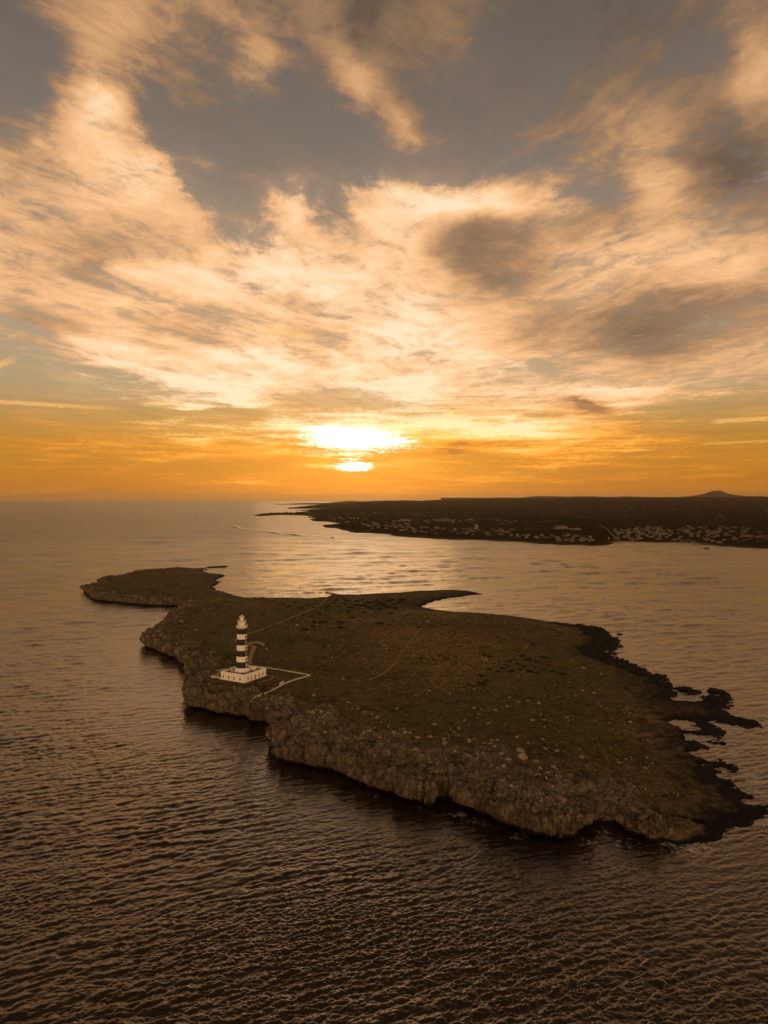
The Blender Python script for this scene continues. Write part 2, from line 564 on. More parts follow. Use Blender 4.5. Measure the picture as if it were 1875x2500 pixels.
# contrails
def trail(x0, y0, x1, y1, wd, k):
    a0, e0 = math.atan((x0 - 937.5) / F), math.atan((EYE - y0) / F)
    a1, e1 = math.atan((x1 - 937.5) / F), math.atan((EYE - y1) / F)
    L = math.hypot(a1 - a0, e1 - e0); ux, uy = (a1 - a0) / L, (e1 - e0) / L
    da = W.math('SUBTRACT', az, a0); de = W.math('SUBTRACT', el, e0)
    s = W.math('ADD', W.math('MULTIPLY', da, ux), W.math('MULTIPLY', de, uy))
    t = W.math('ABSOLUTE', W.math('ADD', W.math('SUBTRACT', W.math('MULTIPLY', de, ux), W.math('MULTIPLY', da, uy)), W.math('MULTIPLY', W.math('SUBTRACT', rip, 0.5), wd / F * 1.2)))
    m = W.math('MULTIPLY', W.maprange(t, wd / F * 0.3, wd / F, 1, 0, 'SMOOTHSTEP'),
               W.math('MULTIPLY', W.maprange(s, 0, L * 0.1), W.maprange(s, L * 0.55, L, 1, 0)))
    return W.math('MULTIPLY', W.math('MULTIPLY', m, k), W.maprange(rip, 0.3, 0.6, 0.5, 1.0))


for args in ((-60, 1009, 330, 1013, 6, 0.8), (-30, 947, 46, 911, 10, 0.75), (1730, 1047, 1990, 1044, 7, 0.75), (1700, 1096, 1990, 1092, 4, 0.4),
             (640, 812, 800, 826, 13, 0.6)):
    sky = W.mix(W.math('MULTIPLY', trail(*args), fwd), sky, lin((250, 190, 110)))
# below the horizon
sky = W.mix(W.maprange(el, -0.004, -0.0005, 1, 0), sky, lin((150, 105, 60)))
# sky behind the viewer brightened, added fill for walls and faces turned this way
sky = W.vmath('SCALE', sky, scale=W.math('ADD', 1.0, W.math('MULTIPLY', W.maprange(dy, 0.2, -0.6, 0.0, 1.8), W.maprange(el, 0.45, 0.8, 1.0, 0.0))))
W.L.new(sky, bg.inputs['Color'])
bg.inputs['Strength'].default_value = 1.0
world.cycles.sampling_method = 'MANUAL'
world.cycles.sample_map_resolution = 1024

sun_d = bpy.data.lights.new("sun", 'SUN')
sun_d.energy = 0.10
sun_d.angle = math.radians(16.0)
sun_d.color = (1.0, 0.60, 0.25)
sun = bpy.data.objects.new("sun", sun_d)
COL.objects.link(sun)
sdir = Vector((math.sin(SUN_AZ) * math.cos(SUN_EL), math.cos(SUN_AZ) * math.cos(SUN_EL), math.sin(SUN_EL)))
sun.rotation_euler = sdir.to_track_quat('Z', 'Y').to_euler()
SC.view_settings.view_transform = 'Standard'
SC.view_settings.look = 'None'
SC.view_settings.exposure = 0.06
SC.view_settings.gamma = 1.0
#SKY_END

#TERRAIN_BEGIN
# ------------------------------------------------------------------ island shape
# outline traced point by point: picture column, row, height at which it was read,
# rim height of the shore there, width of the shore slope, height of the land behind it
def G(px, py): return (px, py, 0.3, 1.3, 9.0, 5.5)           # low rocky shore
def S(px, py): return (px, py, 0.3, 1.1, 16.0, 4.5)          # flat shelf, nearly awash
OUT = [
 (199, 1437, 5, 7.5, 5, 9), (205, 1427, 7.5, 7.5, 5, 9), (234, 1422, 7.5, 7, 5, 9), (235, 1414, 7, 7, 5, 9), (242, 1409, 7, 6.5, 5, 8), (295, 1403, 6.5, 6, 5, 8),
 (319, 1395, 6, 5.5, 5, 7.5), (337, 1390, 5.5, 5, 5, 7), (388, 1387.6, 5, 4.5, 5, 6.5), (430, 1382, 5, 4, 5, 6), (478, 1384.6, 4, 3, 6, 5), (512, 1381.8, 2.2, 2.2, 5, 3),
 (551, 1380, 2, 2, 4, 2), (554, 1384.5, 0, 1.6, 4, 2), (500, 1387, 0, 1.6, 5, 3), (495, 1393, 0, 1.6, 6, 3), (512, 1399, 1.5, 1.8, 6, 3), (542, 1401, 1.5, 1.6, 6, 3), (548, 1407, 0, 1.5, 6, 3),
 (525, 1418, 0, 1.6, 7, 4), (540, 1420, 0.5, 1.4, 5, 2.5), (528, 1429, 0, 1.6, 7, 4), (520, 1439.5, 0.3, 2.0, 8, 5), (548, 1444, 1, 2.0, 8, 5), (570, 1451.5, 1, 2.0, 8, 6), (600, 1457, 2, 2.2, 8, 6),
 (665, 1456.5, 2.2, 2.2, 8, 6), (752, 1458.0, 2, 2.0, 8, 5), (797, 1456, 1, 1.5, 8, 4), (817, 1449.5, 1, 1.4, 8, 3), (868, 1450.5, 1, 1.3, 8, 3), (962, 1446, 1, 1.4, 10, 3), (1027, 1441, 1, 1.5, 10, 3),
 (1099, 1438.4, 1, 1.4, 9, 2.6), (1142, 1441, 1, 1.2, 7, 2), (1179, 1448.8, 0.5, 0.8, 5, 1), (1124, 1456.5, 0, 1.2, 7, 2.4), (1085, 1462, 0, 1.3, 8, 3), (1048, 1470, 0, 1.2, 9, 3), (1030, 1481, 0, 1.1, 10, 3.2),
 (1063, 1489, 0, 1.3, 9, 4), (1124, 1494, 0.5, 1.5, 8, 5), (1200, 1497, 1, 1.6, 8, 5.5), (1240, 1501, 1, 1.6, 8, 6), (1320, 1512, 1, 1.6, 9, 6), (1399, 1523, 1, 1.6, 9, 6), (1460, 1529.5, 0.8, 1.3, 11, 5),
 S(1474, 1540), S(1502, 1561.5), S(1509, 1579), S(1483, 1592), S(1497, 1603.5), G(1520, 1615), G(1567, 1632), G(1588, 1646), G(1623, 1653), S(1623, 1669), S(1647, 1681), S(1661, 1695), S(1651, 1706),
 S(1703, 1709), S(1726, 1700), S(1760, 1699), S(1773, 1706), S(1768, 1730), S(1791, 1746), S(1847, 1758), S(1868, 1778), S(1829, 1773), S(1777, 1767), S(1738, 1765), S(1754, 1776), S(1775, 1791), S(1749, 1812),
 S(1721, 1810), S(1742, 1829), S(1773, 1856), S(1801, 1866), S(1802, 1885), S(1772, 1896), S(1772, 1905), S(1801, 1921), S(1829, 1936), S(1878, 1960), S(1905, 1975), S(1882, 1999), S(1862, 2000),
 S(1831, 2017), S(1787, 2018), S(1761, 2033), (1745, 2050, 0.3, 1.5, 9, 7), (1690, 2056, 0.3, 2.5, 7, 8), (1664, 2066, 0.3, 4, 6, 9), (1625, 2071, 0.3, 6, 5, 10), (1580, 2064, 0.3, 7, 5, 11), (1535, 2050, 0.3, 6.5, 5, 11),
 (1492, 2030, 0.3, 6, 5, 11), (1474, 2020, 0.3, 6, 5, 11), (1455, 2040, 0.3, 7, 4.5, 11), (1428, 2060, 0.3, 8, 4.5, 12), (1370, 2064, 0.3, 9, 4.5, 12), (1310, 2050, 0.3, 9, 4.5, 12), (1262, 2036, 0.3, 9, 4.5, 12),
 (1205, 2012, 0.3, 9, 4.5, 12), (1168, 2000, 0.3, 10, 4, 12.5), (1140, 1984, 0.3, 9.5, 4, 12.5), (1104, 1962, 0.3, 9.5, 4, 12.5), (1082, 1962, 0.3, 9.5, 4, 12.5), (1055, 1974, 0.3, 10, 4, 12.5), (1000, 1962, 0.3, 10, 4, 12.5), (955, 1944, 0.3, 10, 4, 12.5),
 (905, 1934, 0.3, 10, 4, 12.5), (870, 1924, 0.3, 10, 4, 12.5), (836, 1908, 0.3, 10, 4, 12.5), (800, 1893, 0.3, 10, 4, 12.5), (770, 1882, 0.3, 10, 4, 12.5), (717, 1872, 0.3, 10, 4, 12.5), (679, 1858, 0.3, 10, 4, 12.5),
 (660, 1838, 0.3, 10, 4, 12.5), (652, 1806, 0.3, 10.5, 4, 12.5), (656, 1782, 0.3, 10.5, 4, 12.5), (640, 1768, 0.3, 10.5, 4, 12.5), (605, 1764, 0.3, 11, 4, 12.5), (575, 1754, 0.3, 11.5, 4, 12.5), (535, 1748, 0.3, 11.5, 4, 12.7), (490, 1738, 0.3, 11.5, 4, 12.7),
 (458, 1727, 0.3, 11.5, 4, 12.7), (446, 1714, 0.3, 11.5, 4, 12.7), (446, 1698, 0.3, 11.5, 4, 12.7), (462, 1688, 0.3, 11.5, 4, 12.7), (470, 1676, 0.3, 11.5, 4, 12.7), (455, 1660, 0.3, 11, 4, 12.5), (447, 1636, 0.3, 10.5, 4, 12.5), (441, 1618, 0.3, 10, 4, 12),
 (425, 1609, 0.3, 10, 4, 12), (400, 1606, 0.3, 10, 4, 12), (384, 1599, 0.3, 10, 4, 12), (366, 1592, 0.3, 10, 4, 12), (346, 1583, 0.3, 10, 4, 12), (343, 1571, 0.3, 10, 4, 12), (350, 1540, 9.5, 9.5, 5, 11.5),
 (374, 1529, 9, 9, 5, 11), (392, 1518, 8.5, 8.5, 5, 10.5), (414, 1507, 4, 8, 5, 10), (412, 1494, 7.5, 7.5, 5, 9.5), (418, 1485, 7.5, 7.5, 5, 9), (446, 1483, 0.3, 6.5, 5, 9), (421, 1480, 0.3, 6.5, 5, 9), (403, 1482, 0.3, 6.5, 5, 9), (376, 1479.5, 0.3, 6.5, 5, 9),
 (301, 1474.5, 0.3, 7, 5, 9), (250, 1469, 0.3, 7.5, 5, 9), (222, 1463, 0.3, 7.5, 5, 9), (206, 1451, 0.3, 7.5, 5, 9),
]
IP = np.array([unproj(p[0], p[1], p[2]) for p in OUT], np.float64)
IA = np.array([p[3:6] for p in OUT], np.float64)            # rim height, slope width, inland height
LH_C = (-88.6, 440.0)                                        # lighthouse tower
LH_G = 13.2                                                  # ground height there


def poly_field(P, A, x, y, power=3.0, chunk=60000):
    """signed distance (inside > 0) to polygon P, attributes A blended by distance, shore normal"""
    n = len(P); Q = np.roll(P, -1, 0); d = Q - P; L2 = (d ** 2).sum(1)
    An = np.roll(A, -1, 0)
    out_s = np.empty(len(x), np.float32); out_a = np.empty((len(x), A.shape[1]), np.float32); out_n = np.empty((len(x), 2), np.float32)
    Pf = P.astype(np.float32); df = d.astype(np.float32); L2f = L2.astype(np.float32)
    for c in range(0, len(x), chunk):
        X = x[c:c + chunk].astype(np.float32)[:, None]; Y = y[c:c + chunk].astype(np.float32)[:, None]
        rx = X - Pf[:, 0]; ry_ = Y - Pf[:, 1]
        t = np.clip((rx * df[:, 0] + ry_ * df[:, 1]) / L2f, 0, 1)
        ex = rx - t * df[:, 0]; ey = ry_ - t * df[:, 1]
        D2 = ex * ex + ey * ey
        k = D2.argmin(1); r = np.arange(len(k))
        dist = np.sqrt(D2[r, k])
        # inside test
        y0 = Pf[:, 1]; y1 = Q[:, 1].astype(np.float32)
        cond = (y0 > Y) != (y1 > Y)
        xi = Pf[:, 0] + (Y - y0) * (df[:, 0] / np.where(np.abs(df[:, 1]) < 1e-9, 1e-9, df[:, 1]))
        inside = (cond & (X < xi)).sum(1) % 2 == 1
        s = np.where(inside, dist, -dist)
        w = 1.0 / (D2 + 9.0) ** (power / 2)
        w = w * np.sqrt(L2f)
        am = (A.astype(np.float32)[None] * (1 - t[..., None]) + An.astype(np.float32)[None] * t[..., None])
        out_a[c:c + chunk] = (am * w[..., None]).sum(1) / w.sum(1)[:, None]
        out_s[c:c + chunk] = s
        nn = np.stack([ex[r, k], ey[r, k]], 1) / np.maximum(dist, 1e-3)[:, None]
        out_n[c:c + chunk] = np.where(inside[:, None], -nn, nn)
    return out_s, out_a, out_n


POOLS = [(1663, 1765, 7, 4), (1683, 1779, 6, 2.0), (1700, 1800, 7, 2.2), (1684, 1793, 3, 1.2), (1715, 1840, 7, 2.4), (1735, 1852, 3, 1.5), (1770, 1893, 4, 1.5),
         (1668, 1706, 7, 1.5), (1700, 1702, 3, 2), (1762, 1878, 3, 1.2), (1712, 1866, 2.5, 1.0), (1838, 1958, 4, 1.4), (1655, 2003, 5, 0.9), (1700, 2010, 3, .8)]
POOLP = [(*unproj(a, b, 0.2), c, d) for a, b, c, d in POOLS]
BX, BY = LH_C


def island(x, y, detail=True):
    """height, material masks and shore normal of the island at (x, y)"""
    wx_ = fbm(x, y, 34.0, 3, 11) * 5.0 + fbm(x, y, 8.0, 3, 17) * 2.6
    wy_ = fbm(x, y, 34.0, 3, 31) * 5.0 + fbm(x, y, 8.0, 3, 37) * 2.6
    dcam = np.hypot(x, y)
    wsc = np.clip(dcam / 500.0, 0.75, 1.0)
    s, a, nrm = poly_field(IP, IA, x + wx_ * wsc, y + wy_ * wsc)
    rim, wid, inl = a[:, 0], a[:, 1], a[:, 2]
    cliff = sstep(2.5, 6.0, rim)
    # shore face, then a shoulder, then the plateau
    t = np.clip(s / (wid * (1 - 0.35 * cliff)), 0, 1)
    face = np.where(t > 0, t ** (0.75 - 0.2 * cliff), 0) * rim
    sh = sstep(0, 1, np.clip((s - wid * 0.7) / np.where(cliff > .5, 42.0, 95.0), 0, 1))
    h = face + (inl - rim) * sh
    h = np.where(s < 0, np.maximum(-1.2 + s * 0.35, -4.0) * np.clip(-s * 0.6, 0, 1), h)
    wide = 1 - sstep(330, 430, y)
    rock = np.clip(cliff * (1 - sstep(6 + 4 * wide, 26 + 30 * wide, s + fbm(x, y, 22, 3, 5) * (16 + 14 * wide))), 0, 1)
    rock = np.maximum(rock, 0.55 * (1 - sstep(6, 26, s + fbm(x, y, 14, 3, 6) * 16)))
    # stony ground over the south-eastern end
    e = sstep(60, 190, x + fbm(x, y, 60, 3, 8) * 60) * (1 - sstep(330, 470, y + fbm(x, y, 60, 3, 9) * 60))
    rock = np.maximum(rock, 0.62 * e)
    # rough rock: blocks, cracks and hollows
    land = sstep(-0.5, 1.0, s)
    c1, id1 = cellular(x + fbm(x, y, 5, 2, 61) * 1.8, y + fbm(x, y, 5, 2, 62) * 1.8, 4.2, 3)
    c2, id2 = cellular(x + fbm(x, y, 2, 2, 63) * .8, y + fbm(x, y, 2, 2, 64) * .8, 1.7, 4)
    c3, id3 = cellular(x + fbm(x, y, 9, 2, 65) * 4, y + fbm(x, y, 9, 2, 66) * 4, 10.0, 7)
    amp = land * rock
    h = h + land * cliff * (1 - sstep(14, 34, s)) * ((0.5 - c3) * 2.2 + (id3 - 0.5) * 2.4) * sstep(1.5, 5, s)
    h = h + amp * cliff * ((0.55 - c1) * 1.5 + (id1 - 0.5) * 1.5 + (0.5 - c2) * 0.7 + (id2 - .5) * 0.6)
    h = h + amp * cliff * fbm(x, y, 16, 3, 71) * 2.4 * sstep(3, 12, s)
    h = h + land * (1 - cliff) * rock * ((0.5 - c2) * 0.5 + (id2 - .5) * 0.8 + fbm(x, y, 5, 4, 76) * 0.9)
    h = h + land * (fbm(x, y, 70, 3, 81) * 1.1 * sstep(20, 80, s) + fbm(x, y, 2.4, 3, 82) * 0.22)
    shelf = (1 - sstep(1.3, 2.4, rim)) * (1 - sstep(15, 60, s)) * sstep(350, 420, x + y * 0.35) * (y < 620)
    h = h + land * shelf * (ridged(x, y, 8, 5, 91) * 1.5 - 0.90 + fbm(x, y, 2.6, 3, 95) * 1.0)
    pn = fbm(x, y, 5, 4, 93)
    for (qx, qy, ra, rb) in POOLP:
        if len(x) > 8:
            q = ((x - qx) / ra) ** 2 + ((y - qy) / rb / 2.2) ** 2
            h = h - 2.0 * np.exp(-np.maximum(q + 1.3 * pn, 0) ** 1.5)
    # level building ground
    fl = 1 - sstep(15, 30, np.hypot(x - BX, y - BY))
    h = h * (1 - fl) + LH_G * fl
    rock = rock * (1 - 0.75 * fl)
    return h, s, rock, cliff, nrm, shelf, rim


print("island grid")
uu = np.tan(np.linspace(math.atan(-0.62), math.atan(0.74), 1150))
ys = [236.0]
while ys[-1] < 1390: ys.append(ys[-1] + max(0.42, ys[-1] / 560.0))
ys = np.array(ys)
GX = (uu[None, :] * ys[:, None]); GY = np.repeat(ys[:, None], len(uu), 1)
nr_, nc_ = GX.shape
# coarse mask first
def near_poly(gx, gy, P, m):
    st = 6
    cxg, cyg = gx[::st, ::st], gy[::st, ::st]
    s, _, _ = poly_field(P, np.zeros((len(P), 1)), cxg.ravel(), cyg.ravel())
    k = (s > -m).reshape(cxg.shape)
    kk = np.repeat(np.repeat(k, st, 0), st, 1)[:gx.shape[0], :gx.shape[1]]
    out = np.zeros(gx.shape, bool)
    out[:kk.shape[0], :kk.shape[1]] = kk
    return out


mk = near_poly(GX, GY, IP, 22.0)
sel = mk.ravel()
X = GX.ravel()[sel].astype(np.float64); Y = GY.ravel()[sel].astype(np.float64)
h, s, rock, cliff, nrm, shelf, rim = island(X, Y)
# push the cliff faces sideways: bulges, flutes and the wave-cut notch at the foot
ter = h / 2.3 + 0.6 * perlin(X * 0.05, Y * 0.05, 210)
h = h + cliff * (1 - sstep(8, 20, s)) * sstep(0.5, 2, h) * np.sin(2 * PI * ter) * 0.28
zz_ = np.clip(h, 0, 14)
steep = cliff * (1 - sstep(6, 16, s)) * sstep(-3.0, 0.2, s)
bul = (perlin(X * 0.075 + zz_ * 0.04, Y * 0.075, 201) * 4.2 + (0.4 - np.abs(perlin(X * 0.13 + zz_ * 0.02, Y * 0.13, 206)) * 2.2) * 2.8 - (1 - sstep(0.0, 0.10, np.abs(perlin(X * 0.21, Y * 0.21, 207)))) * 1.6 + np.sin(2 * PI * ter + 1.5) * 0.35 + perlin(X * 0.33 + zz_ * 0.11, Y * 0.33 - zz_ * 0.09, 202) * 1.7
       + perlin(X * 0.8 + zz_ * 0.5, Y * 0.8 + zz_ * 0.4, 203) * 0.6)
notch = -5.0 * (1 - sstep(1.0, 4.6 + 1.2 * perlin(X * 0.06, Y * 0.06, 208), zz_)) * (h > -3)
push = steep * (bul * sstep(0.5, 4, zz_) + notch)
PX = X + nrm[:, 0] * push; PY = Y + nrm[:, 1] * push
PZ = h.copy()
PX += steep * perlin(X * 1.3, h * 1.1, 204) * 0.35; PZ += steep * perlin(X * 1.1 + Y, h * 0.9, 205) * 0.45 * (h > 0.5)
full = np.zeros((nr_ * nc_, 3), np.float32); full[:, 0] = GX.ravel(); full[:, 1] = GY.ravel(); full[:, 2] = -5
full[sel] = np.stack([PX, PY, PZ], 1)
hh = np.full(nr_ * nc_, -9.0, np.float32); hh[sel] = h
FR = np.zeros(nr_ * nc_, np.float32); FR[sel] = rock
FS = np.zeros(nr_ * nc_, np.float32); FS[sel] = shelf
FC = np.zeros(nr_ * nc_, np.float32); FC[sel] = steep


def cover(pts, x, y):
    g = np.zeros(len(x), np.float32)
    for (a, b, rx, ry_, k) in pts:
        cx0, cy0 = unproj(a, b, 10)
        g = np.maximum(g, k * np.exp(-(((x - cx0) / rx) ** 2 + ((y - cy0) / ry_) ** 2)))
    return g


BARE = [(1080, 1600, 60, 60, 1.0), (1010, 1545, 50, 60, .9), (1150, 1570, 60, 50, .8), (1120, 1660, 40, 30, .7), (900, 1500, 60, 50, .6), (1040, 1480, 45, 50, .9), (1700, 1750, 40, 30, .6), (560, 1460, 60, 60, .5), (650, 1470, 40, 40, .5)]
GREEN = [(1250, 1660, 55, 45, 1.0), (1330, 1600, 60, 60, .8), (1180, 1740, 40, 30, .8), (1330, 1750, 45, 30, .8), (780, 1480, 60, 70, .9), (920, 1475, 50, 50, .7), (600, 1560, 40, 60, .6), (350, 1440, 80, 60, .8), (900, 1800, 40, 20, .5), (560, 1590, 25, 25, .6)]
FB = np.zeros(nr_ * nc_, np.float32); FB[sel] = cover(BARE, X, Y)
FG = np.zeros(nr_ * nc_, np.float32); FG[sel] = cover(GREEN, X, Y)
keep = (hh > -2.2)
Q = grid_quads(nr_, nc_, keep)
V, Q, at = compact(full, Q, {"rock": FR, "shelf": FS, "steep": FC, "bare": FB, "green": FG})


def island_z(px, py):
    x = np.atleast_1d(np.asarray(px, np.float64)); y = np.atleast_1d(np.asarray(py, np.float64))
    if len(x) < 9:
        n = len(x); x = np.resize(x, 9); y = np.resize(y, 9)
        return island(x, y)[0][:n]
    return island(x, y)[0]


def onto_island(px, py):
    """world point on the island seen at a picture point"""
    r = ray(px, py); z = 8.0
    for _ in range(5):
        t = (z - H) / r[2]; z = float(island_z(r[0] * t, r[1] * t)[0])
    return r[0] * t, r[1] * t, z


# ---- island material
def geo(nt):
    g = nt.n('ShaderNodeNewGeometry')
    return g.outputs['Position'], g.outputs['Normal']


def attr(nt, name):
    a = nt.n('ShaderNodeAttribute', attribute_name=name)
    return a.outputs['Fac']


m_isl, nt, bs = new_mat("island_ground")
pos, nor = geo(nt)
_, _, pz = nt.sep(pos)
_, _, nz = nt.sep(nor)
rk = attr(nt, "rock"); shf = attr(nt, "shelf"); stp = attr(nt, "steep")
n_big = nt.noise(pos, 0.022, 5, 0.6)[0]
n_mid = nt.noise(pos, 0.16, 6, 0.65)[0]
n_sml = nt.noise(pos, 0.9, 6, 0.7)[0]
n_tiny = nt.noise(pos, 3.2, 4, 0.7)[0]
soil = nt.mix(nt.maprange(n_mid, 0.35, 0.7), (0.034, 0.022, 0.007), (0.170, 0.108, 0.036))
barea = attr(nt, "bare"); grna = attr(nt, "green")
soil = nt.mix(nt.maprange(nt.math("ADD", barea, nt.math("SUBTRACT", n_mid, 0.5)), 0.2, 0.7), soil, (0.165, 0.102, 0.040))
scrub = nt.mix(nt.maprange(n_sml, 0.35, 0.65), (0.014, 0.015, 0.003), (0.125, 0.108, 0.020))
gmask = nt.maprange(nt.math('ADD', nt.math('ADD', nt.math('MULTIPLY', n_big, 0.7), nt.math('MULTIPLY', nt.math('SUBTRACT', grna, barea), 0.28)), nt.math('ADD', nt.math('MULTIPLY', n_sml, 0.45), nt.math('MULTIPLY', n_mid, 0.35))), 0.70, 0.98)
veg = nt.mix(gmask, soil, scrub)
n_tuft = nt.noise(pos, 0.42, 7, 0.72, dist=0.5)[0]
veg = nt.mix(1.0, veg, nt.ramp(nt.maprange(n_tuft, 0.36, 0.64), [(0.0, (0.30, 0.30, 0.30)), (0.5, (0.85, 0.82, 0.78)), (1.0, (1.7, 1.6, 1.45))], srgb=False), 'MULTIPLY')
peb = nt.maprange(n_tiny, 0.60, 0.74)
veg = nt.mix(nt.math('MULTIPLY', peb, 0.5), veg, (0.20, 0.15, 0.10))
vor = nt.n('ShaderNodeTexVoronoi', feature='DISTANCE_TO_EDGE')
nt.put(vor.inputs['Vector'], nt.vmath('ADD', pos, nt.vmath('SCALE', nt.noise(pos, 0.35, 5, 0.7)[1], scale=6.0)))
vor.inputs['Scale'].default_value = 0.2
crack = nt.maprange(vor.outputs[0], 0.0, 0.09)
rockc = nt.mix(nt.maprange(n_mid, 0.3, 0.7), (0.10, 0.074, 0.042), (0.285, 0.218, 0.130))
rockc = nt.mix(nt.math('MULTIPLY', nt.maprange(n_big, 0.45, 0.62), 0.5), rockc, (0.10, 0.078, 0.050))
rockc = nt.mix(nt.maprange(n_sml, 0.45, 0.68), rockc, (0.10, 0.088, 0.062))
# vertical stains down the faces
px_, py_, _z = nt.sep(pos)
stain = nt.noise(nt.comb(nt.math('MULTIPLY', px_, 0.5), nt.math('MULTIPLY', py_, 0.5), nt.math('MULTIPLY', pz, 0.07)), 1.0, 5, 0.65)[0]
rockc = nt.mix(nt.math('MULTIPLY', nt.maprange(stain, 0.5, 0.66), nt.math('MULTIPLY', stp, 0.8)), rockc, (0.055, 0.037, 0.022))
rockc = nt.mix(nt.math('MULTIPLY', nt.math('SUBTRACT', 1.0, crack), 0.5), rockc, (0.022, 0.017, 0.011))
rm = nt.maprange(nt.math('ADD', rk, nt.math('ADD', nt.math('MULTIPLY', nt.math('SUBTRACT', n_sml, 0.5), 1.2), nt.math('MULTIPLY', nt.math('SUBTRACT', n_mid, 0.5), 1.3))), 0.28, 0.86)
col = nt.mix(rm, veg, rockc)
# black band of seaweed and lichen just above the water
bandz = nt.math('ADD', pz, nt.math('MULTIPLY', nt.math('SUBTRACT', n_mid, 0.5), 2.0))
wet = nt.maprange(bandz, 0.9, 1.9, 1.0, 0.0)
col = nt.mix(wet, col, (0.007, 0.006, 0.005))
nt.L.new(col, bs.inputs['Base Color'])
bs.inputs['Roughness'].default_value = 0.95
bs.inputs['Specular IOR Level'].default_value = 0.15
bmp = nt.n('ShaderNodeBump')
bmp.inputs['Strength'].default_value = 0.9
bmp.inputs['Distance'].default_value = 0.8
hgt = nt.math('ADD', nt.math('MULTIPLY', n_sml, 1.0), nt.math('ADD', nt.math('MULTIPLY', n_tiny, 0.5), nt.math('MULTIPLY', crack, nt.math('MULTIPLY', rm, 0.5))))
nt.put(bmp.inputs['Height'], hgt)
nt.L.new(bmp.outputs[0], bs.inputs['Normal'])

isl = link("island", mesh_np("island", V, Q, m_isl, at))
tag(isl, kind="structure")
print("island verts", len(V))

# ------------------------------------------------------------------ mainland
MO = [(3200, 1420), (2400, 1370), (2000, 1347), (1875, 1339.6), (1820, 1337), (1764, 1333.6), (1704, 1329.5), (1620, 1327.6), (1540, 1325.5), (1506, 1326.5), (1478, 1332), (1449, 1333.5), (1400, 1331), (1338, 1327.5),
      (1236, 1321.5), (1190, 1320.5), (1140, 1318.5), (1043, 1313), (957.5, 1306.5), (897.5, 1302), (856, 1297.6), (846, 1295.5), (817, 1289.5), (798, 1287.6), (782.5, 1283.2), (806, 1281.2), (828, 1279.3), (830, 1277.5), (795, 1273),
      (763, 1272), (755, 1268), (775, 1265.8), (748, 1264), (767, 1261.8), (739, 1258.5), (700, 1257.2), (670, 1257.6), (634, 1260), (619, 1258.6), (634, 1254.6), (709, 1254), (723, 1251), (760, 1247.6), (717, 1246.2), (790, 1245.4),
      (812, 1243.4), (781, 1242.0), (701, 1242.1), (704, 1239.9), (781, 1239), (835, 1232), (874, 1228.5), (890, 1227)]
MPl = [unproj(*p) for p in MO] + [(-200.0, 19000.0), (24000.0, 22000.0), (24000.0, 2500.0)]
MP = np.array(MPl)


def mainland(x, y):
    D = y
    w = np.clip((D - 1500) / 4000, 0.12, 1.0)
    x2 = x + fbm(x, y, 160, 3, 301) * 26 * w + fbm(x, y, 40, 3, 303) * 9
    y2 = y + fbm(x, y, 160, 3, 302) * 26 * w + fbm(x, y, 40, 3, 304) * 12
    s, _, _ = poly_field(MP, np.zeros((len(MP), 1)), x2, y2)
    h = np.where(s > 0, 3.5 * np.clip(s / 12, 0, 1) + 10 * sstep(10, 200, s) + 16 * sstep(200, 1300, s) + 22 * sstep(1300, 3600, s), -3.0)
    u = x / D
    far = np.interp(u, [-0.05, 0.0, 0.07, 0.13, 0.3, 0.6, 1.0], [112, 116, 124, 134, 158, 168, 170])
    h = h + (far - 51) * sstep(5200, 13500, D) * sstep(0, 600, s)
    h = h + sstep(60, 500, s) * (fbm(x, y, 900, 3, 311) * 9 + fbm(x, y, 260, 3, 312) * 3.5)
    beach = np.exp(-((x - (unproj(1600, 1327)[0])) / 130.0) ** 2) * (s > 0)
    h = np.where(beach > 0.2, np.minimum(h, 0.6 + s * 0.05 + (1 - beach) * 6), h)
    return h, s, beach


u2 = np.arange(-0.26, 0.92, 0.0016)
yd = [1650.0]
while yd[-1] < 15500: yd.append(yd[-1] * 1.0042)
yd = np.array(yd)
GX = u2[None] * yd[:, None]; GY = np.repeat(yd[:, None], len(u2), 1)
mk = near_poly(GX, GY, MP, 130.0)
sel = mk.ravel()
h, s, beach = mainland(GX.ravel()[sel], GY.ravel()[sel])
hh = np.full(GX.size, -9.0, np.float32); hh[sel] = h
sb = np.zeros(GX.size, np.float32); sb[sel] = beach
ss = np.zeros(GX.size, np.float32); ss[sel] = s
full = np.stack([GX.ravel(), GY.ravel(), np.maximum(hh, -3)], 1).astype(np.float32)
Q = grid_quads(*GX.shape, hh > -1)
V, Q, at = compact(full, Q, {"beach": sb, "shore": ss})
m_main, nt, bs = new_mat("mainland_ground")
pos, _ = geo(nt)
a1 = nt.noise(pos, 0.004, 5, 0.6)[0]; a2 = nt.noise(pos, 0.03, 6, 0.7)[0]
fieldv = nt.n('ShaderNodeTexVoronoi'); nt.put(fieldv.inputs['Vector'], nt.vmath('MULTIPLY', pos, (1.0, 0.55, 0.0))); fieldv.inputs['Scale'].default_value = 0.0055
fr, fg, _b = nt.sep(fieldv.outputs['Color'])
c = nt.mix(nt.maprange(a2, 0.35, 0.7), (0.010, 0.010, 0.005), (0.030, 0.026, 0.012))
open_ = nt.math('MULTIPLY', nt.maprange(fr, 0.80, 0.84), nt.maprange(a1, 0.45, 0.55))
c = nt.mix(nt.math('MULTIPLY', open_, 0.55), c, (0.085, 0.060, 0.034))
sh_ = attr(nt, "shore")
c = nt.mix(nt.math('MULTIPLY', nt.maprange(sh_, 10, 55, 1, 0), 0.5), c, (0.07, 0.048, 0.03))
c = nt.mix(nt.maprange(attr(nt, "beach"), 0.35, 0.7, 0, nt.maprange(sh_, 26, 34, 1, 0)), c, (0.33, 0.25, 0.17))
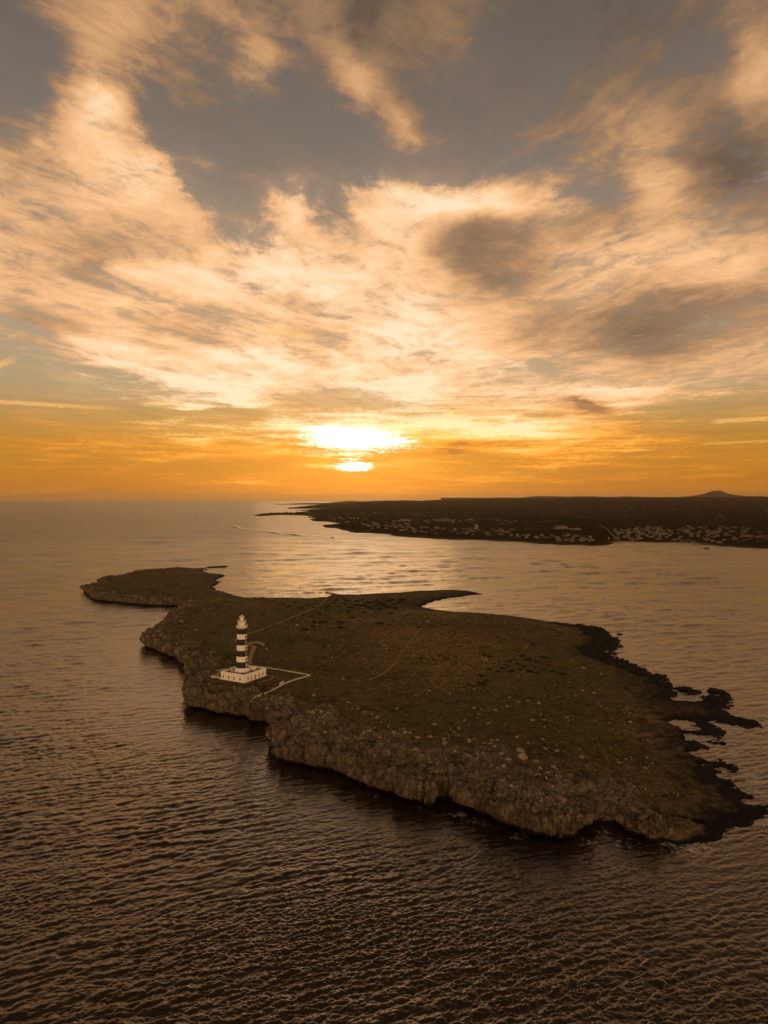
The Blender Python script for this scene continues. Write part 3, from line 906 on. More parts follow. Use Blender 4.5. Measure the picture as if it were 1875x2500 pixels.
nt.L.new(c, bs.inputs['Base Color']); bs.inputs['Roughness'].default_value = 1.0
bs.inputs['Specular IOR Level'].default_value = 0.0
ml = link("mainland", mesh_np("mainland", V, Q, m_main, at))
tag(ml, kind="structure")
print("mainland verts", len(V))


def main_z(x, y):
    x = np.resize(np.atleast_1d(x), 9).astype(float); y = np.resize(np.atleast_1d(y), 9).astype(float)
    return mainland(x, y)[0][0]


def onto_main(px, py):
    r = ray(px, py); z = 10.0
    for _ in range(8):
        t = (z - H) / r[2]
        if t < 0 or t > 30000: return None
        zn = float(main_z(r[0] * t, r[1] * t)); z = 0.5 * z + 0.5 * zn
    return r[0] * t, r[1] * t, zn


# far hills behind the plain
hp = [(1100, 0), (1270, 3), (1300, 34), (1310, 40), (1345, 42), (1370, 32), (1385, 30), (1420, 38), (1450, 36), (1475, 24), (1500, 18), (1530, 32), (1560, 24), (1600, 10), (1650, 12), (1660, 20), (1690, 48), (1720, 105), (1735, 168), (1750, 190), (1762, 178), (1775, 120),
      (1795, 72), (1820, 46), (1840, 40), (1855, 48), (1875, 26), (1950, 40), (2050, 30), (2200, 60), (2500, 20)]
hu = np.array([(p[0] - 937.5) / F for p in hp]); hv = np.array([p[1] for p in hp], float)
GU = np.linspace(0.08, 0.9, 420); GD = np.linspace(17500, 24500, 40)
GX = GU[None] * GD[:, None]; GY = np.repeat(GD[:, None], len(GU), 1)
base = 168 + 20 * (GY - 17500) / 7000
prof = np.exp(-((GY - 21000) / 1500) ** 2)
hz = base * 0 + 90 + (np.interp(GX / GY, hu, hv) * 1.12 + 82) * prof + fbm(GX, GY, 900, 4, 401) * 16 * prof
full = np.stack([GX.ravel(), GY.ravel(), hz.ravel()], 1)
Q = grid_quads(*GX.shape)
m_hill, nt, bs = new_mat("hill_ground")
pos, _ = geo(nt)
nt.L.new(nt.mix(nt.noise(pos, 0.004, 5, 0.7)[0], (0.02, 0.018, 0.01), (0.05, 0.04, 0.02)), bs.inputs['Base Color'])
bs.inputs['Roughness'].default_value = 1.0; bs.inputs['Specular IOR Level'].default_value = 0.0
tag(link("hills", mesh_np("hills", full, Q, m_hill)), kind="structure")
# low far coast left of the mainland's point
fu = np.linspace((640 - 937.5) / F, (930 - 937.5) / F, 160)
fd = np.array([16500, 17000, 17500, 18500.0])
GX = fu[None] * fd[:, None]; GY = np.repeat(fd[:, None], len(fu), 1)
top = 95 * sstep(fu[0], fu[-1], fu) * (0.9 + 0.2 * np.sin(fu * 90)) - 2
hz = top[None] * np.array([0.0, 0.7, 1.0, 0.9])[:, None] + np.array([-4, 0, 0, 0])[:, None]
tag(link("far_coast", mesh_np("far_coast", np.stack([GX.ravel(), GY.ravel(), hz.ravel()], 1), grid_quads(*GX.shape), m_hill)), kind="structure")

# ------------------------------------------------------------------ sea
print("sea")
def ocean_tile(size, n, wind_dir, lam_min, lam_max, peak, spread, seed):
    r = np.random.default_rng(seed)
    k1 = np.fft.fftfreq(n, size / n) * 2 * PI
    kx, ky = np.meshgrid(k1, k1)
    k = np.hypot(kx, ky); k[0, 0] = 1
    th = np.arctan2(ky, kx) - wind_dir
    kp = 2 * PI / peak
    P = k ** -4.0 * np.exp(-1.2 * (kp / k) ** 2) * (np.abs(np.cos(th)) ** spread + 0.05)
    P *= (k > 2 * PI / lam_max) * (k < 2 * PI / lam_min)
    a = np.sqrt(P) * (r.normal(size=k.shape) + 1j * r.normal(size=k.shape))
    z = np.real(np.fft.ifft2(a)); z /= z.std()
    # choppiness: sideways displacement sharpens crests
    dxs = np.real(np.fft.ifft2(-1j * kx / k * a)); dys = np.real(np.fft.ifft2(-1j * ky / k * a))
    sc = 1.0 / np.real(np.fft.ifft2(a)).std()
    return z.astype(np.float32), (dxs * sc).astype(np.float32), (dys * sc).astype(np.float32)


def tile_sample(T, size, x, y, rot):
    c, s_ = math.cos(rot), math.sin(rot)
    n = T[0].shape[0]
    u = ((x * c + y * s_) / size * n) % n; v = ((-x * s_ + y * c) / size * n) % n
    i = np.floor(u).astype(int); j = np.floor(v).astype(int); fu_ = (u - i).astype(np.float32); fv_ = (v - j).astype(np.float32)
    i %= n; j %= n; i2 = (i + 1) % n; j2 = (j + 1) % n
    out = []
    for t in T:
        out.append(t[j, i] * (1 - fu_) * (1 - fv_) + t[j, i2] * fu_ * (1 - fv_) + t[j2, i] * (1 - fu_) * fv_ + t[j2, i2] * fu_ * fv_)
    z, a, b = out
    return z, a * c - b * s_, a * s_ + b * c


WD = math.radians(17 + 90)
swell = ocean_tile(310.0, 512, WD, 2.6, 30.0, 7.6, 26, 1)
chop = ocean_tile(97.0, 512, WD + 0.10, 0.8, 5.0, 3.0, 7, 2)
chop2 = ocean_tile(61.0, 512, WD - 0.35, 0.5, 3.0, 1.6, 4, 3)
ths = np.concatenate([np.linspace(-PI, -0.66, 40)[:-1], np.linspace(-0.66, 0.66, 1250), np.linspace(0.66, PI, 40)[1:]])
rs = [0.0, 20, 40, 60, 80, 100, 115, 125]
while rs[-1] < 60000:
    r0 = rs[-1]
    rs.append(r0 + max(0.24, r0 * r0 / 124.0 / 710.0 * 0.62) if r0 < 14000 else r0 * 1.04)
rs = np.array(rs)
RR, TT = np.meshgrid(rs, ths, indexing='ij')
WX = (RR * np.sin(TT)).ravel(); WY = (RR * np.cos(TT)).ravel()
rr = RR.ravel()
dr = np.gradient(rs)[:, None].repeat(len(ths), 1).ravel()
z = np.zeros_like(WX); ox = np.zeros_like(WX); oy = np.zeros_like(WX)
nearm = (rr < 14000) & (np.abs(TT.ravel()) < 0.70)
xs_, ys_ = WX[nearm], WY[nearm]
# wind patches modulate the chop
patch = 0.9 + 1.3 * fbm(xs_ * 0.6, ys_, 80, 4, 501)
isd, _, isn = poly_field(IP, np.zeros((len(IP), 1)), xs_, ys_)
calm = 0.45 + 0.55 * sstep(0, 90, -isd)
for T_, size, rot, ampz, lamlim, ch in ((swell, 310.0, 0.0, 0.115, 3.6, 0.7), (swell, 211.0, 0.21, 0.075, 3.0, 0.5), (chop, 97.0, 0.05, 0.092, 1.4, 0.8), (chop2, 61.0, -0.3, 0.040, 0.8, 0.8)):
    zz1, a, b = tile_sample(T_, size, xs_, ys_, rot)
    f = (1 - sstep(lamlim * 0.55, lamlim * 1.6, dr[nearm])) * calm * (patch if lamlim < 3 else 0.9 + 1.2 * fbm(xs_ * 0.6, ys_, 60, 4, 503))
    z[nearm] += zz1 * ampz * f; ox[nearm] += a * ampz * ch * f; oy[nearm] += b * ampz * ch * f
# broader waves take over where the short ones are too far off to be resolved
cw, sw = math.cos(math.radians(15)), math.sin(math.radians(15))
ua = xs_ * cw + ys_ * sw; va = -xs_ * sw + ys_ * cw
drn = dr[nearm]
for lam, sl, sd in ((6.0, 0.10, 521), (12.0, 0.125, 522), (25.0, 0.13, 523), (55.0, 0.10, 524), (120.0, 0.07, 525), (260.0, 0.05, 526)):
    wgt = sstep(lam * 0.07, lam * 0.16, drn) * (1 - sstep(lam * 0.45, lam * 0.9, drn))
    m_ = wgt > 0.001
    if not m_.any(): continue
    q_ = perlin(ua[m_] / (lam * 1.9), va[m_] / (lam * 0.62), sd) + 0.6 * perlin(ua[m_] / (lam * 0.8) + 3.3, va[m_] / (lam * 0.33), sd + 40)
    idx = np.where(nearm)[0][m_]
    z[idx] += q_ * lam * sl * 0.30 * wgt[m_] * (0.55 + 0.45 * calm[m_]) * (0.85 + 0.4 * perlin(xs_[m_] / 260.0, ys_[m_] / 420.0, 530))
foam = np.zeros_like(WX)
FO = [(1124, 1990, 5, .8), (1150, 2004, 4, .8), (1182, 2012, 5, .7), (1262, 2042, 5, .8), (1440, 2058, 6, .8), (1476, 2030, 6, .7), (1500, 2056, 10, .7), (1560, 2072, 9, .6), (1668, 2068, 10, 1.0), (1700, 2062, 10, .8), (1740, 2062, 9, .7),
      (1800, 2024, 9, .6), (1850, 2008, 9, .8), (1875, 2003, 8, .9), (1860, 1905, 14, .9), (1840, 1885, 12, .8), (1800, 1840, 12, .6), (1850, 1930, 12, .8), (1520, 1565, 10, .8), (1525, 1590, 10, .8), (1540, 1610, 10, .6),
      (1790, 1700, 6, .4), (1830, 1780, 8, .5), (1190, 1447, 9, .4), (1240, 1460, 10, .25), (1640, 1660, 8, .35)]
fs = np.zeros(len(xs_))
for a, b, r_, k_ in FO:
    fx_, fy_ = unproj(a, b)
    fs = np.maximum(fs, k_ * np.exp(-(((xs_ - fx_) / r_) ** 2 + ((ys_ - fy_) / (r_ * 0.8)) ** 2)))
edge = np.exp(-((-isd - 1.5) / 4.0) ** 2) * (0.48 + 0.62 * sstep(150, 300, xs_)) * (0.3 + 0.7 * sstep(-0.1, 0.35, fbm(xs_, ys_, 22, 2, 507)))
foam[nearm] = np.maximum(fs, edge)
Z2 = z.reshape(len(rs), len(ths))


def sea_z(x, y):
    i = int(np.clip(np.searchsorted(rs, math.hypot(x, y)), 0, len(rs) - 1)); j = int(np.clip(np.searchsorted(ths, math.atan2(x, y)), 0, len(ths) - 1))
    return float(Z2[max(i - 1, 0):i + 2, max(j - 1, 0):j + 2].max())


V = np.stack([WX + ox, WY + oy, z], 1)
Q = grid_quads(len(rs), len(ths))[:, ::-1]
# drop sea hidden deep under the island
m_sea, nt, bs = new_mat("sea_water")
pos, _ = geo(nt)
gx_, gy_, _z = nt.sep(pos)
dist = nt.vmath('LENGTH', nt.vmath('MULTIPLY', pos, (1, 1, 0)))
ca, sa = math.cos(math.radians(17)), math.sin(math.radians(17))
uw = nt.math('ADD', nt.math('MULTIPLY', gx_, ca), nt.math('MULTIPLY', gy_, sa))
vw = nt.math('ADD', nt.math('MULTIPLY', gx_, -sa), nt.math('MULTIPLY', gy_, ca))
def wn(su, sv, scale, det_, off=0.0, rough=0.6):
    return nt.noise(nt.comb(nt.math('MULTIPLY', uw, su), nt.math('MULTIPLY', vw, sv), off), scale, det_, rough, dist=0.3)[0]
r1 = wn(0.6, 1.0, 1.3, 4)
r2 = wn(0.7, 1.0, 0.24, 7, 5.0, 0.7)
r3 = wn(0.8, 1.0, 0.05, 8, 9.0, 0.72)
def bump(hgt_, dist_, strength, nrm_=None):
    b = nt.n('ShaderNodeBump'); nt.put(b.inputs['Height'], hgt_); nt.put(b.inputs['Strength'], strength)
    nt.put(b.inputs['Distance'], dist_)
    if nrm_ is not None: nt.L.new(nrm_, b.inputs['Normal'])
    return b.outputs[0]
nb = bump(r1, 0.10, nt.maprange(dist, 200, 900, 0.9, 0.0))
nb = bump(r2, 1.5, nt.maprange(dist, 300, 1200, 0.0, 0.8), nb)
nb = bump(r3, 9.0, nt.maprange(dist, 900, 4000, 0.0, 0.7), nb)
nt.L.new(nb, bs.inputs['Normal'])
fm = attr(nt, "foam")
fn = nt.noise(pos, 0.38, 7, 0.75, dist=1.4)[0]
fmask = nt.maprange(nt.math('ADD', nt.math('MULTIPLY', fm, 0.34), nt.math('MULTIPLY', nt.math('SUBTRACT', fn, 0.5), 1.6)), 0.26, 0.62)
fmask = nt.math('MULTIPLY', fmask, nt.maprange(fm, 0.03, 0.2))
nt.L.new(nt.mix(fmask, (0.0022, 0.0026, 0.0020), (0.62, 0.62, 0.62)), bs.inputs['Base Color'])
nt.L.new(nt.math('ADD', nt.maprange(dist, 250, 2500, 0.13, 0.29), nt.math('MULTIPLY', fmask, 0.5)), bs.inputs['Roughness'])
bs.inputs['IOR'].default_value = 1.9
bs.inputs['Specular Tint'].default_value = (1.0, 0.68, 0.38, 1.0)
sea = link("water", mesh_np("water", V, Q, m_sea, {"foam": foam}))
tag(sea, kind="structure")
print("sea verts", len(V))
#TERRAIN_END

#OBJECTS_BEGIN
# ------------------------------------------------------------------ materials for built things
def simple(name, c1, c2=None, scale=2.0, rough=0.85, spec=0.3, bumpd=0.0, metal=0.0):
    m, nt, bs = new_mat(name)
    c2 = c2 or tuple(v * 0.75 for v in c1)
    tcn = nt.n('ShaderNodeTexCoord').outputs['Object']
    f = nt.noise(tcn, scale, 5, 0.65)[0]
    nt.L.new(nt.mix(nt.maprange(f, 0.35, 0.68), c2, c1), bs.inputs['Base Color'])
    bs.inputs['Roughness'].default_value = rough
    bs.inputs['Specular IOR Level'].default_value = spec
    bs.inputs['Metallic'].default_value = metal
    if bumpd > 0:
        b = nt.n('ShaderNodeBump'); b.inputs['Distance'].default_value = bumpd; b.inputs['Strength'].default_value = 0.8
        nt.L.new(f, b.inputs['Height']); nt.L.new(b.outputs[0], bs.inputs['Normal'])
    return m


M_white = simple("whitewash", (0.88, 0.85, 0.78), (0.72, 0.68, 0.60), 0.5)
M_wwall = simple("weathered_whitewash", (0.58, 0.52, 0.44), (0.42, 0.37, 0.30), 0.8)
M_black = simple("black_paint", (0.030, 0.028, 0.032), (0.016, 0.015, 0.018), 0.6, rough=0.6)
M_roof = simple("roof_tiles_flat", (0.22, 0.13, 0.085), (0.14, 0.085, 0.06), 0.9)
M_pane = simple("window_pane", (0.016, 0.022, 0.024), (0.010, 0.014, 0.016), 1.0, rough=0.15, spec=0.5)
M_green = simple("green_shutter", (0.020, 0.060, 0.050), (0.014, 0.040, 0.034), 2.0, rough=0.5)
M_wood = simple("door_wood", (0.16, 0.08, 0.035), None, 3.0)
M_stone = simple("rough_stone", (0.34, 0.29, 0.21), (0.14, 0.115, 0.085), 2.2, rough=0.95, spec=0.1, bumpd=0.12)
M_rail = simple("railing_paint", (0.62, 0.52, 0.36), None, 3.0, rough=0.5)
M_dome = simple("lantern_metal", (0.70, 0.62, 0.46), (0.50, 0.42, 0.30), 2.0, rough=0.35, spec=0.6)
M_path = simple("path_gravel", (0.36, 0.27, 0.16), (0.22, 0.16, 0.095), 1.2, rough=1.0, spec=0.0)
M_dark = simple("dark_rock", (0.016, 0.013, 0.010), (0.006, 0.005, 0.004), 0.9, rough=0.9, spec=0.2, bumpd=0.2)
M_conc = simple("concrete", (0.16, 0.13, 0.10), (0.09, 0.075, 0.055), 1.0)
m_glass, nt, bs = new_mat("lantern_glass")
bs.inputs['Base Color'].default_value = (0.95, 0.93, 0.85, 1); bs.inputs['Transmission Weight'].default_value = 0.85
bs.inputs['Roughness'].default_value = 0.05; bs.inputs['IOR'].default_value = 1.45
m_lens, nt, bs = new_mat("lens")
bs.inputs['Base Color'].default_value = (0.9, 0.75, 0.45, 1)
bs.inputs['Emission Color'].default_value = (1.0, 0.72, 0.36, 1); bs.inputs['Emission Strength'].default_value = 0.5

# ------------------------------------------------------------------ lighthouse tower
BRZ = math.radians(-29.3)
LX, LY = -88.4, 440.2
tower = empty("lighthouse", (LX, LY, LH_G), BRZ)
tag(tower, "tall round lighthouse tower with black and white bands and a glazed lantern", "lighthouse")


def rt(z): return 3.74 - 0.0288 * z


mb = MB()
lev = [(0, 0), (6.3, 0), (10.1, 1), (13.4, 0), (17.1, 1), (20.4, 0), (24.1, 1), (27.2, 0), (31.0, 1)]
prof = []; mats = []
for k in range(len(lev) - 1):
    z0, z1 = lev[k][0], lev[k + 1][0]; m = lev[k + 1][1]
    off = 0.05 if m == 0 else 0.0
    prof += [(rt(z0) + off, z0), (rt(z1) + off, z1)]; mats += [m, m]
mats = mats[:-1]
mb.lathe(prof, 64, mats=mats + [1])
mb.build("tower_shaft", [M_white, M_black], tower)
mb = MB(); mb.lathe([(4.9, 3.6), (4.9, 4.9), (4.6, 5.05), (4.0, 5.5), (3.75, 5.6)], 8, a0=PI / 8); mb.build("plinth", M_white, tower)
mb = MB(); mb.lathe([(2.86, 30.6), (3.0, 31.0), (3.45, 31.5), (3.55, 31.75), (3.55, 31.95), (2.5, 32.0)], 64); mb.build("gallery_deck", M_white, tower, True)
mb = MB(); mb.lathe([(2.42, 31.9), (2.38, 34.3), (2.70, 34.6), (2.75, 34.9), (2.0, 34.95)], 64); mb.build("watch_room", M_white, tower)


def railing(name, r, z, hgt_, n):
    mb = MB()
    for k in range(n):
        a = 2 * PI * k / n
        mb.tube((r * math.cos(a), r * math.sin(a), z), (r * math.cos(a), r * math.sin(a), z + hgt_), 0.045, 5)
    for hz_ in (0.5, 1.0):
        for k in range(24):
            a = 2 * PI * k / 24; b = 2 * PI * (k + 1) / 24
            mb.tube((r * math.cos(a), r * math.sin(a), z + hgt_ * hz_), (r * math.cos(b), r * math.sin(b), z + hgt_ * hz_), 0.05, 5)
    mb.build(name, M_rail, tower)


railing("gallery_railing", 3.45, 31.9, 1.1, 20)
railing("lantern_railing", 2.62, 34.9, 1.0, 16)
mb = MB(); mb.lathe([(1.55, 34.9), (1.55, 35.5), (1.5, 35.55)], 24); mb.build("lantern_base", M_dome, tower)
mb = MB(); mb.lathe([(1.42, 35.5), (1.42, 37.2)], 16, cap=False); mb.build("lantern_glazing", m_glass, tower, True)
mb = MB()
for k in range(12):
    a0, a1 = 2 * PI * k / 12, 2 * PI * (k + 1) / 12
    for (p, q, z0, z1) in ((a0, a1, 35.5, 37.2), (a1, a0, 35.5, 37.2)):
        mb.tube((1.47 * math.cos(p), 1.47 * math.sin(p), z0), (1.47 * math.cos(q), 1.47 * math.sin(q), z1), 0.045, 4)
    for z0 in (35.5, 36.35, 37.2):
        mb.tube((1.47 * math.cos(a0), 1.47 * math.sin(a0), z0), (1.47 * math.cos(a1), 1.47 * math.sin(a1), z0), 0.05, 4)
mb.build("glazing_bars", M_dome, tower)
mb = MB(); mb.lathe([(0.35, 35.5), (0.55, 35.8), (0.7, 36.3), (0.55, 36.8), (0.3, 37.1)], 16); mb.build("lamp", m_lens, tower, True)
mb = MB(); mb.lathe([(1.66, 37.15), (1.70, 37.3), (1.58, 37.75), (1.25, 38.2), (0.8, 38.5), (0.35, 38.65), (0.2, 38.9), (0.28, 39.05), (0.1, 39.25)], 24); dome = mb.build("dome", M_dome, tower, True)
mb = MB(); mb.tube((0, 0, 39.1), (0, 0, 40.6), 0.05, 5); mb.build("lightning_rod", M_black, dome)


def opening(parent, p, nrm_ang, w, hgt_, frame_mat, pane_mat, name="window", depth=0.16, inner="pane", arch=False):
    """window or door: frame mesh with its pane as a child; p = centre on the wall plane"""
    ca_, sa_ = math.cos(nrm_ang), math.sin(nrm_ang)
    tx, ty = -sa_, ca_
    mb = MB(); t = 0.13
    for (du, dz_, ww, hh2) in ((-(w / 2 + t / 2), 0, t, hgt_ + 2 * t), ((w / 2 + t / 2), 0, t, hgt_ + 2 * t), (0, hgt_ / 2 + t / 2, w, t), (0, -hgt_ / 2 - t / 2, w, t)):
        mb.box((p[0] + tx * du + ca_ * 0.02, p[1] + ty * du + sa_ * 0.02, p[2] + dz_), (depth, ww, hh2), nrm_ang)
    f = mb.build(name, frame_mat, parent)
    mb = MB(); mb.box((p[0] + ca_ * 0.01, p[1] + sa_ * 0.01, p[2]), (0.06, w - 0.004, hgt_ - 0.004), nrm_ang)
    mb.build(inner, pane_mat, f)
    return f


for k, zc in enumerate((8.1, 11.6, 15.1, 18.6, 22.2, 25.6)):
    opening(tower, (rt(zc) + 0.05, 0, zc), 0.0, 0.75, 1.5, M_white if k % 2 == 0 else M_black, M_green if k % 2 else M_white if k == 0 else M_pane)
opening(tower, (2.38, 0.0, 33.1), 0.0, 0.8, 1.9, M_white, M_green, "door", inner="door_leaf")
opening(tower, (2.38 * math.cos(-1.9), 2.38 * math.sin(-1.9), 33.4), -1.9, 0.7, 0.6, M_white, M_pane)

# ------------------------------------------------------------------ keepers' house round its foot
house = empty("keepers_house", (-87.4, 440.1, LH_G), BRZ)
tag(house, "low square whitewashed house with flat brown roof round the foot of the lighthouse", "house")
hx, hy = 9.4, 10.3
mb = MB(); mb.box((0, 0, 1.6), (2 * hx, 2 * hy, 4.2)); mb.build("wall", M_white, house)
mb = MB(); mb.box((0, 0, 3.98), (2 * hx - 0.9, 2 * hy - 0.9, 0.16)); rf = mb.build("roof", M_roof, house)
mb = MB()
for (c, d) in (((0, -hy, 3.82), (2 * hx + 0.5, 0.5, 0.26)), ((0, hy, 3.82), (2 * hx + 0.5, 0.5, 0.26)), ((-hx, 0, 3.82), (0.5, 2 * hy - 0.5, 0.26)), ((hx, 0, 3.82), (0.5, 2 * hy - 0.5, 0.26))):
    mb.box(c, d)
mb.build("cornice", M_white, house)
mb = MB(); t = 0.5
for (c, d) in (((0, -hy + t / 2, 4.4), (2 * hx - .01, t, 0.9)), ((0, hy - t / 2, 4.4), (2 * hx - .01, t, 0.9)), ((-hx + t / 2, 0, 4.4), (t, 2 * hy - 2 * t, 0.9)), ((hx - t / 2, 0, 4.4), (t, 2 * hy - 2 * t, 0.9))):
    mb.box(c, d)
mb.build("parapet", M_white, house)
mb = MB(); mb.box((0, 0, -0.2), (2 * hx + 1.6, 2 * hy + 1.6, 0.5)); mb.build("plinth", M_wwall, house)
for u_ in (-7.3, -2.9, 1.3, 6.0):
    opening(house, (u_, -hy, 1.75), -PI / 2, 0.85, 1.75, M_white, M_pane)
for u_, kind_ in ((-7.0, 0), (-3.9, 2), (-0.3, 1), (3.6, 0), (7.2, 0)):
    if kind_ == 1: opening(house, (hx, u_, 1.45), 0, 1.1, 2.6, M_white, M_green, "door", inner="door_leaf")
    elif kind_ == 2: opening(house, (hx, u_, 1.4), 0, 0.8, 2.3, M_white, M_wood, "door", inner="door_leaf")
    else: opening(house, (hx, u_, 1.75), 0, 0.85, 1.75, M_white, M_pane)
mb = MB(); mb.box((2.6, 5.6, 5.0), (3.4, 2.6, 1.9)); mb.build("stair_head", M_white, house)
mb = MB(); mb.box((-5.0, 3.2, 4.5), (4.6, 0.4, 0.9)); mb.build("roof_kerb", M_white, house)
mb = MB(); mb.box((-3.4, -2.9, 4.5), (0.4, 2.2, 0.9), 0.9); mb.build("roof_kerb", M_white, house)
for (a, b, c) in ((-5.4, -4.6, 0.9), (-3.6, -6.2, 1.1), (4.8, -3.4, 0.35), (3.4, 7.6, 0.45)):
    mb = MB(); mb.box((a, b, 4.06 + c / 2), (0.9, 0.9, c), 0.2); mb.box((a, b, 4.06 + c + 0.06), (1.1, 1.1, 0.12), 0.2); mb.build("chimney", M_wwall, rf)

yard = empty("ruined_outhouse", (-87.4 + (-12.3) * 0.872 + (-4.2) * 0.489, 440.1 + (-12.3) * -0.489 + (-4.2) * 0.872, LH_G), BRZ)
tag(yard, "roofless tan stone outhouse against the left side of the white keepers' house", "outhouse")
mb = MB()
for (c, d) in (((-2.6, 0, 1.3), (0.4, 7.0, 3.0)), ((0, 3.3, 1.3), (4.8, 0.4, 3.0)), ((-1.7, -3.3, 1.3), (1.4, 0.4, 3.0)), ((1.75, -3.3, 1.1), (1.3, 0.4, 2.6)), ((0, -3.3, 2.5), (2.2, 0.4, 0.6))):
    mb.box(c, d)
mb.build("wall", M_stone, yard)
mb = MB(); mb.box((-1.2, -5.6, 0.3), (8.2, 0.45, 1.5)); mb.box((-5.1, -3.4, 0.3), (0.45, 3.9, 1.5)); mb.build("yard_wall", M_wwall, yard)


def wall_line(pts_px, parent, name, mat, hgt_=0.8, th=0.32, z0=12.9):
    P = [unproj(a, b, z0) for a, b in pts_px]
    L = []
    for (a, b) in zip(P[:-1], P[1:]):
        n = max(2, int(math.hypot(b[0] - a[0], b[1] - a[1]) / 2.5))
        for k in range(n): L.append((a[0] + (b[0] - a[0]) * k / n, a[1] + (b[1] - a[1]) * k / n))
    L.append(P[-1])
    L = np.array(L)
    zs = island_z(L[:, 0], L[:, 1]) if len(L) >= 9 else np.array([island_z(a, b)[0] for a, b in L])
    zs = np.convolve(np.pad(zs, 2, 'edge'), np.ones(5) / 5, 'valid')
    tg = np.gradient(L, axis=0); tg /= np.linalg.norm(tg, axis=1)[:, None]
    nn = np.stack([-tg[:, 1], tg[:, 0]], 1) * th / 2
    mb = MB(); vs = []; fs = []
    jit = rng.uniform(-0.06, 0.06, len(L))
    for i in range(len(L)):
        for sgn, zz3 in ((-1, -0.8), (1, -0.8), (1, hgt_), (-1, hgt_)):
            vs.append((L[i, 0] + sgn * nn[i, 0], L[i, 1] + sgn * nn[i, 1], zs[i] + zz3 + (jit[i] if zz3 > 0 else 0)))
    for i in range(len(L) - 1):
        for k in range(4):
            fs.append((i * 4 + k, i * 4 + (k + 1) % 4, i * 4 + 4 + (k + 1) % 4, i * 4 + 4 + k))
    fs.append((0, 1, 2, 3)); e = (len(L) - 1) * 4; fs.append((e + 3, e + 2, e + 1, e))
    mb.add(vs, fs)
    return mb.build(name, mat, parent)


bw = empty("boundary_wall", (0, 0, 0))
tag(bw, "long low whitewashed wall with gate posts enclosing the ground around the lighthouse", "wall")
wall_line([(472.5, 1640), (520, 1633), (579, 1627), (604, 1624.5)], bw, "wall_run", M_wwall)
wall_line([(604, 1624.5), (652, 1629), (700, 1636), (758, 1646.5)], bw, "wall_run", M_wwall)
wall_line([(758, 1646.5), (720, 1658), (691, 1669)], bw, "wall_run", M_wwall)
wall_line([(684, 1672.3), (650, 1687), (620, 1701), (612.5, 1708)], bw, "wall_run", M_wwall)
for (a, b) in ((690, 1669.5), (685, 1672)):
    q = unproj(a, b, 12.9); zq = float(island_z(*q)[0])
    mb = MB(); mb.box((q[0], q[1], zq + 0.9), (0.9, 0.9, 2.4), BRZ); mb.box((q[0], q[1], zq + 2.17), (1.1, 1.1, 0.14), BRZ); mb.build("gatepost", M_wwall, bw)

ruin = wall_line([(643, 1574), (640, 1571), (630, 1568), (618, 1568), (609, 1571.5)], None, "stone_ruin", M_stone, 1.4, 2.2, 12.5)
tag(ruin, "low curved dry stone ruin in the scrub just behind the lighthouse", "ruin")

# ------------------------------------------------------------------ paths
def strip(pts_px, width, name, mat, lift=0.3, z0=10.0):
    P = []
    for a, b in pts_px:
        x, y, z = onto_island(a, b); P.append((x, y))
    L = []
    for a, b in zip(P[:-1], P[1:]):
        n = max(2, int(math.hypot(b[0] - a[0], b[1] - a[1]) / 1.5))
        for k in range(n): L.append((a[0] + (b[0] - a[0]) * k / n, a[1] + (b[1] - a[1]) * k / n))
    L.append(P[-1]); L = np.array(L)
    L[:, 0] += fbm(L[:, 0], L[:, 1], 25, 2, 601) * 1.2
    tg = np.gradient(L, axis=0); tg /= np.linalg.norm(tg, axis=1)[:, None]
    nn = np.stack([-tg[:, 1], tg[:, 0]], 1)
    wv_ = 1.25 * width * (1 + 0.35 * fbm(L[:, 0], L[:, 1], 6, 2, 602))
    offs = np.array([-0.5, -0.25, 0, 0.25, 0.5])
    GXs = L[:, 0:1] + nn[:, 0:1] * offs[None] * wv_[:, None]; GYs = L[:, 1:2] + nn[:, 1:2] * offs[None] * wv_[:, None]
    z = island_z(GXs.ravel(), GYs.ravel()) + lift
    me = mesh_np(name, np.stack([GXs.ravel(), GYs.ravel(), z], 1), grid_quads(len(L), 5), mat)
    return tag(link(name, me), kind="structure")


strip([(609, 1624), (612, 1606), (618, 1590), (618, 1580), (606, 1575)], 2.6, "path", M_path)
strip([(606, 1575), (590, 1570), (579, 1567), (571, 1563), (580, 1559), (609, 1547), (650, 1533), (700, 1513), (750, 1493), (787, 1474), (798, 1461)], 1.5, "path", M_path)
strip([(1027, 1535), (1012, 1553), (983, 1589), (962, 1625), (935, 1645), (900, 1662)], 1.6, "path", simple("worn_track", (0.27, 0.19, 0.10), (0.18, 0.12, 0.065), 1.2, 1.0, 0.0))
strip([(655, 1651), (664, 1652), (668, 1655), (662, 1659), (650, 1662), (630, 1668)], 0.9, "path", M_path)
print("paths")

# ------------------------------------------------------------------ jetty
x0, y0 = unproj(796, 1445.5, 1.0); x1, y1 = unproj(819, 1449.5, 1.0)
L = math.hypot(x1 - x0, y1 - y0); a = math.atan2(y1 - y0, x1 - x0)
mb = MB(); mb.box(((x0 + x1) / 2, (y0 + y1) / 2, -0.2), (L, 3.2, 2.6), a); mb.box((x0 + 2 * math.cos(a), y0 + 2 * math.sin(a), 1.3), (3.0, 2.2, 0.6), a)
tag(mb.build("jetty", M_conc), "small dark concrete jetty on the far shore of the island", "jetty")
mb = MB()
for k in range(3): mb.box((x0 - 5 - k * 2.2, y0 + k, 0.2), (1.8, 1.3, 0.8), k)
tag(mb.build("reef_rock", M_dark), "flat dark rock just off the end of the jetty", "rock")

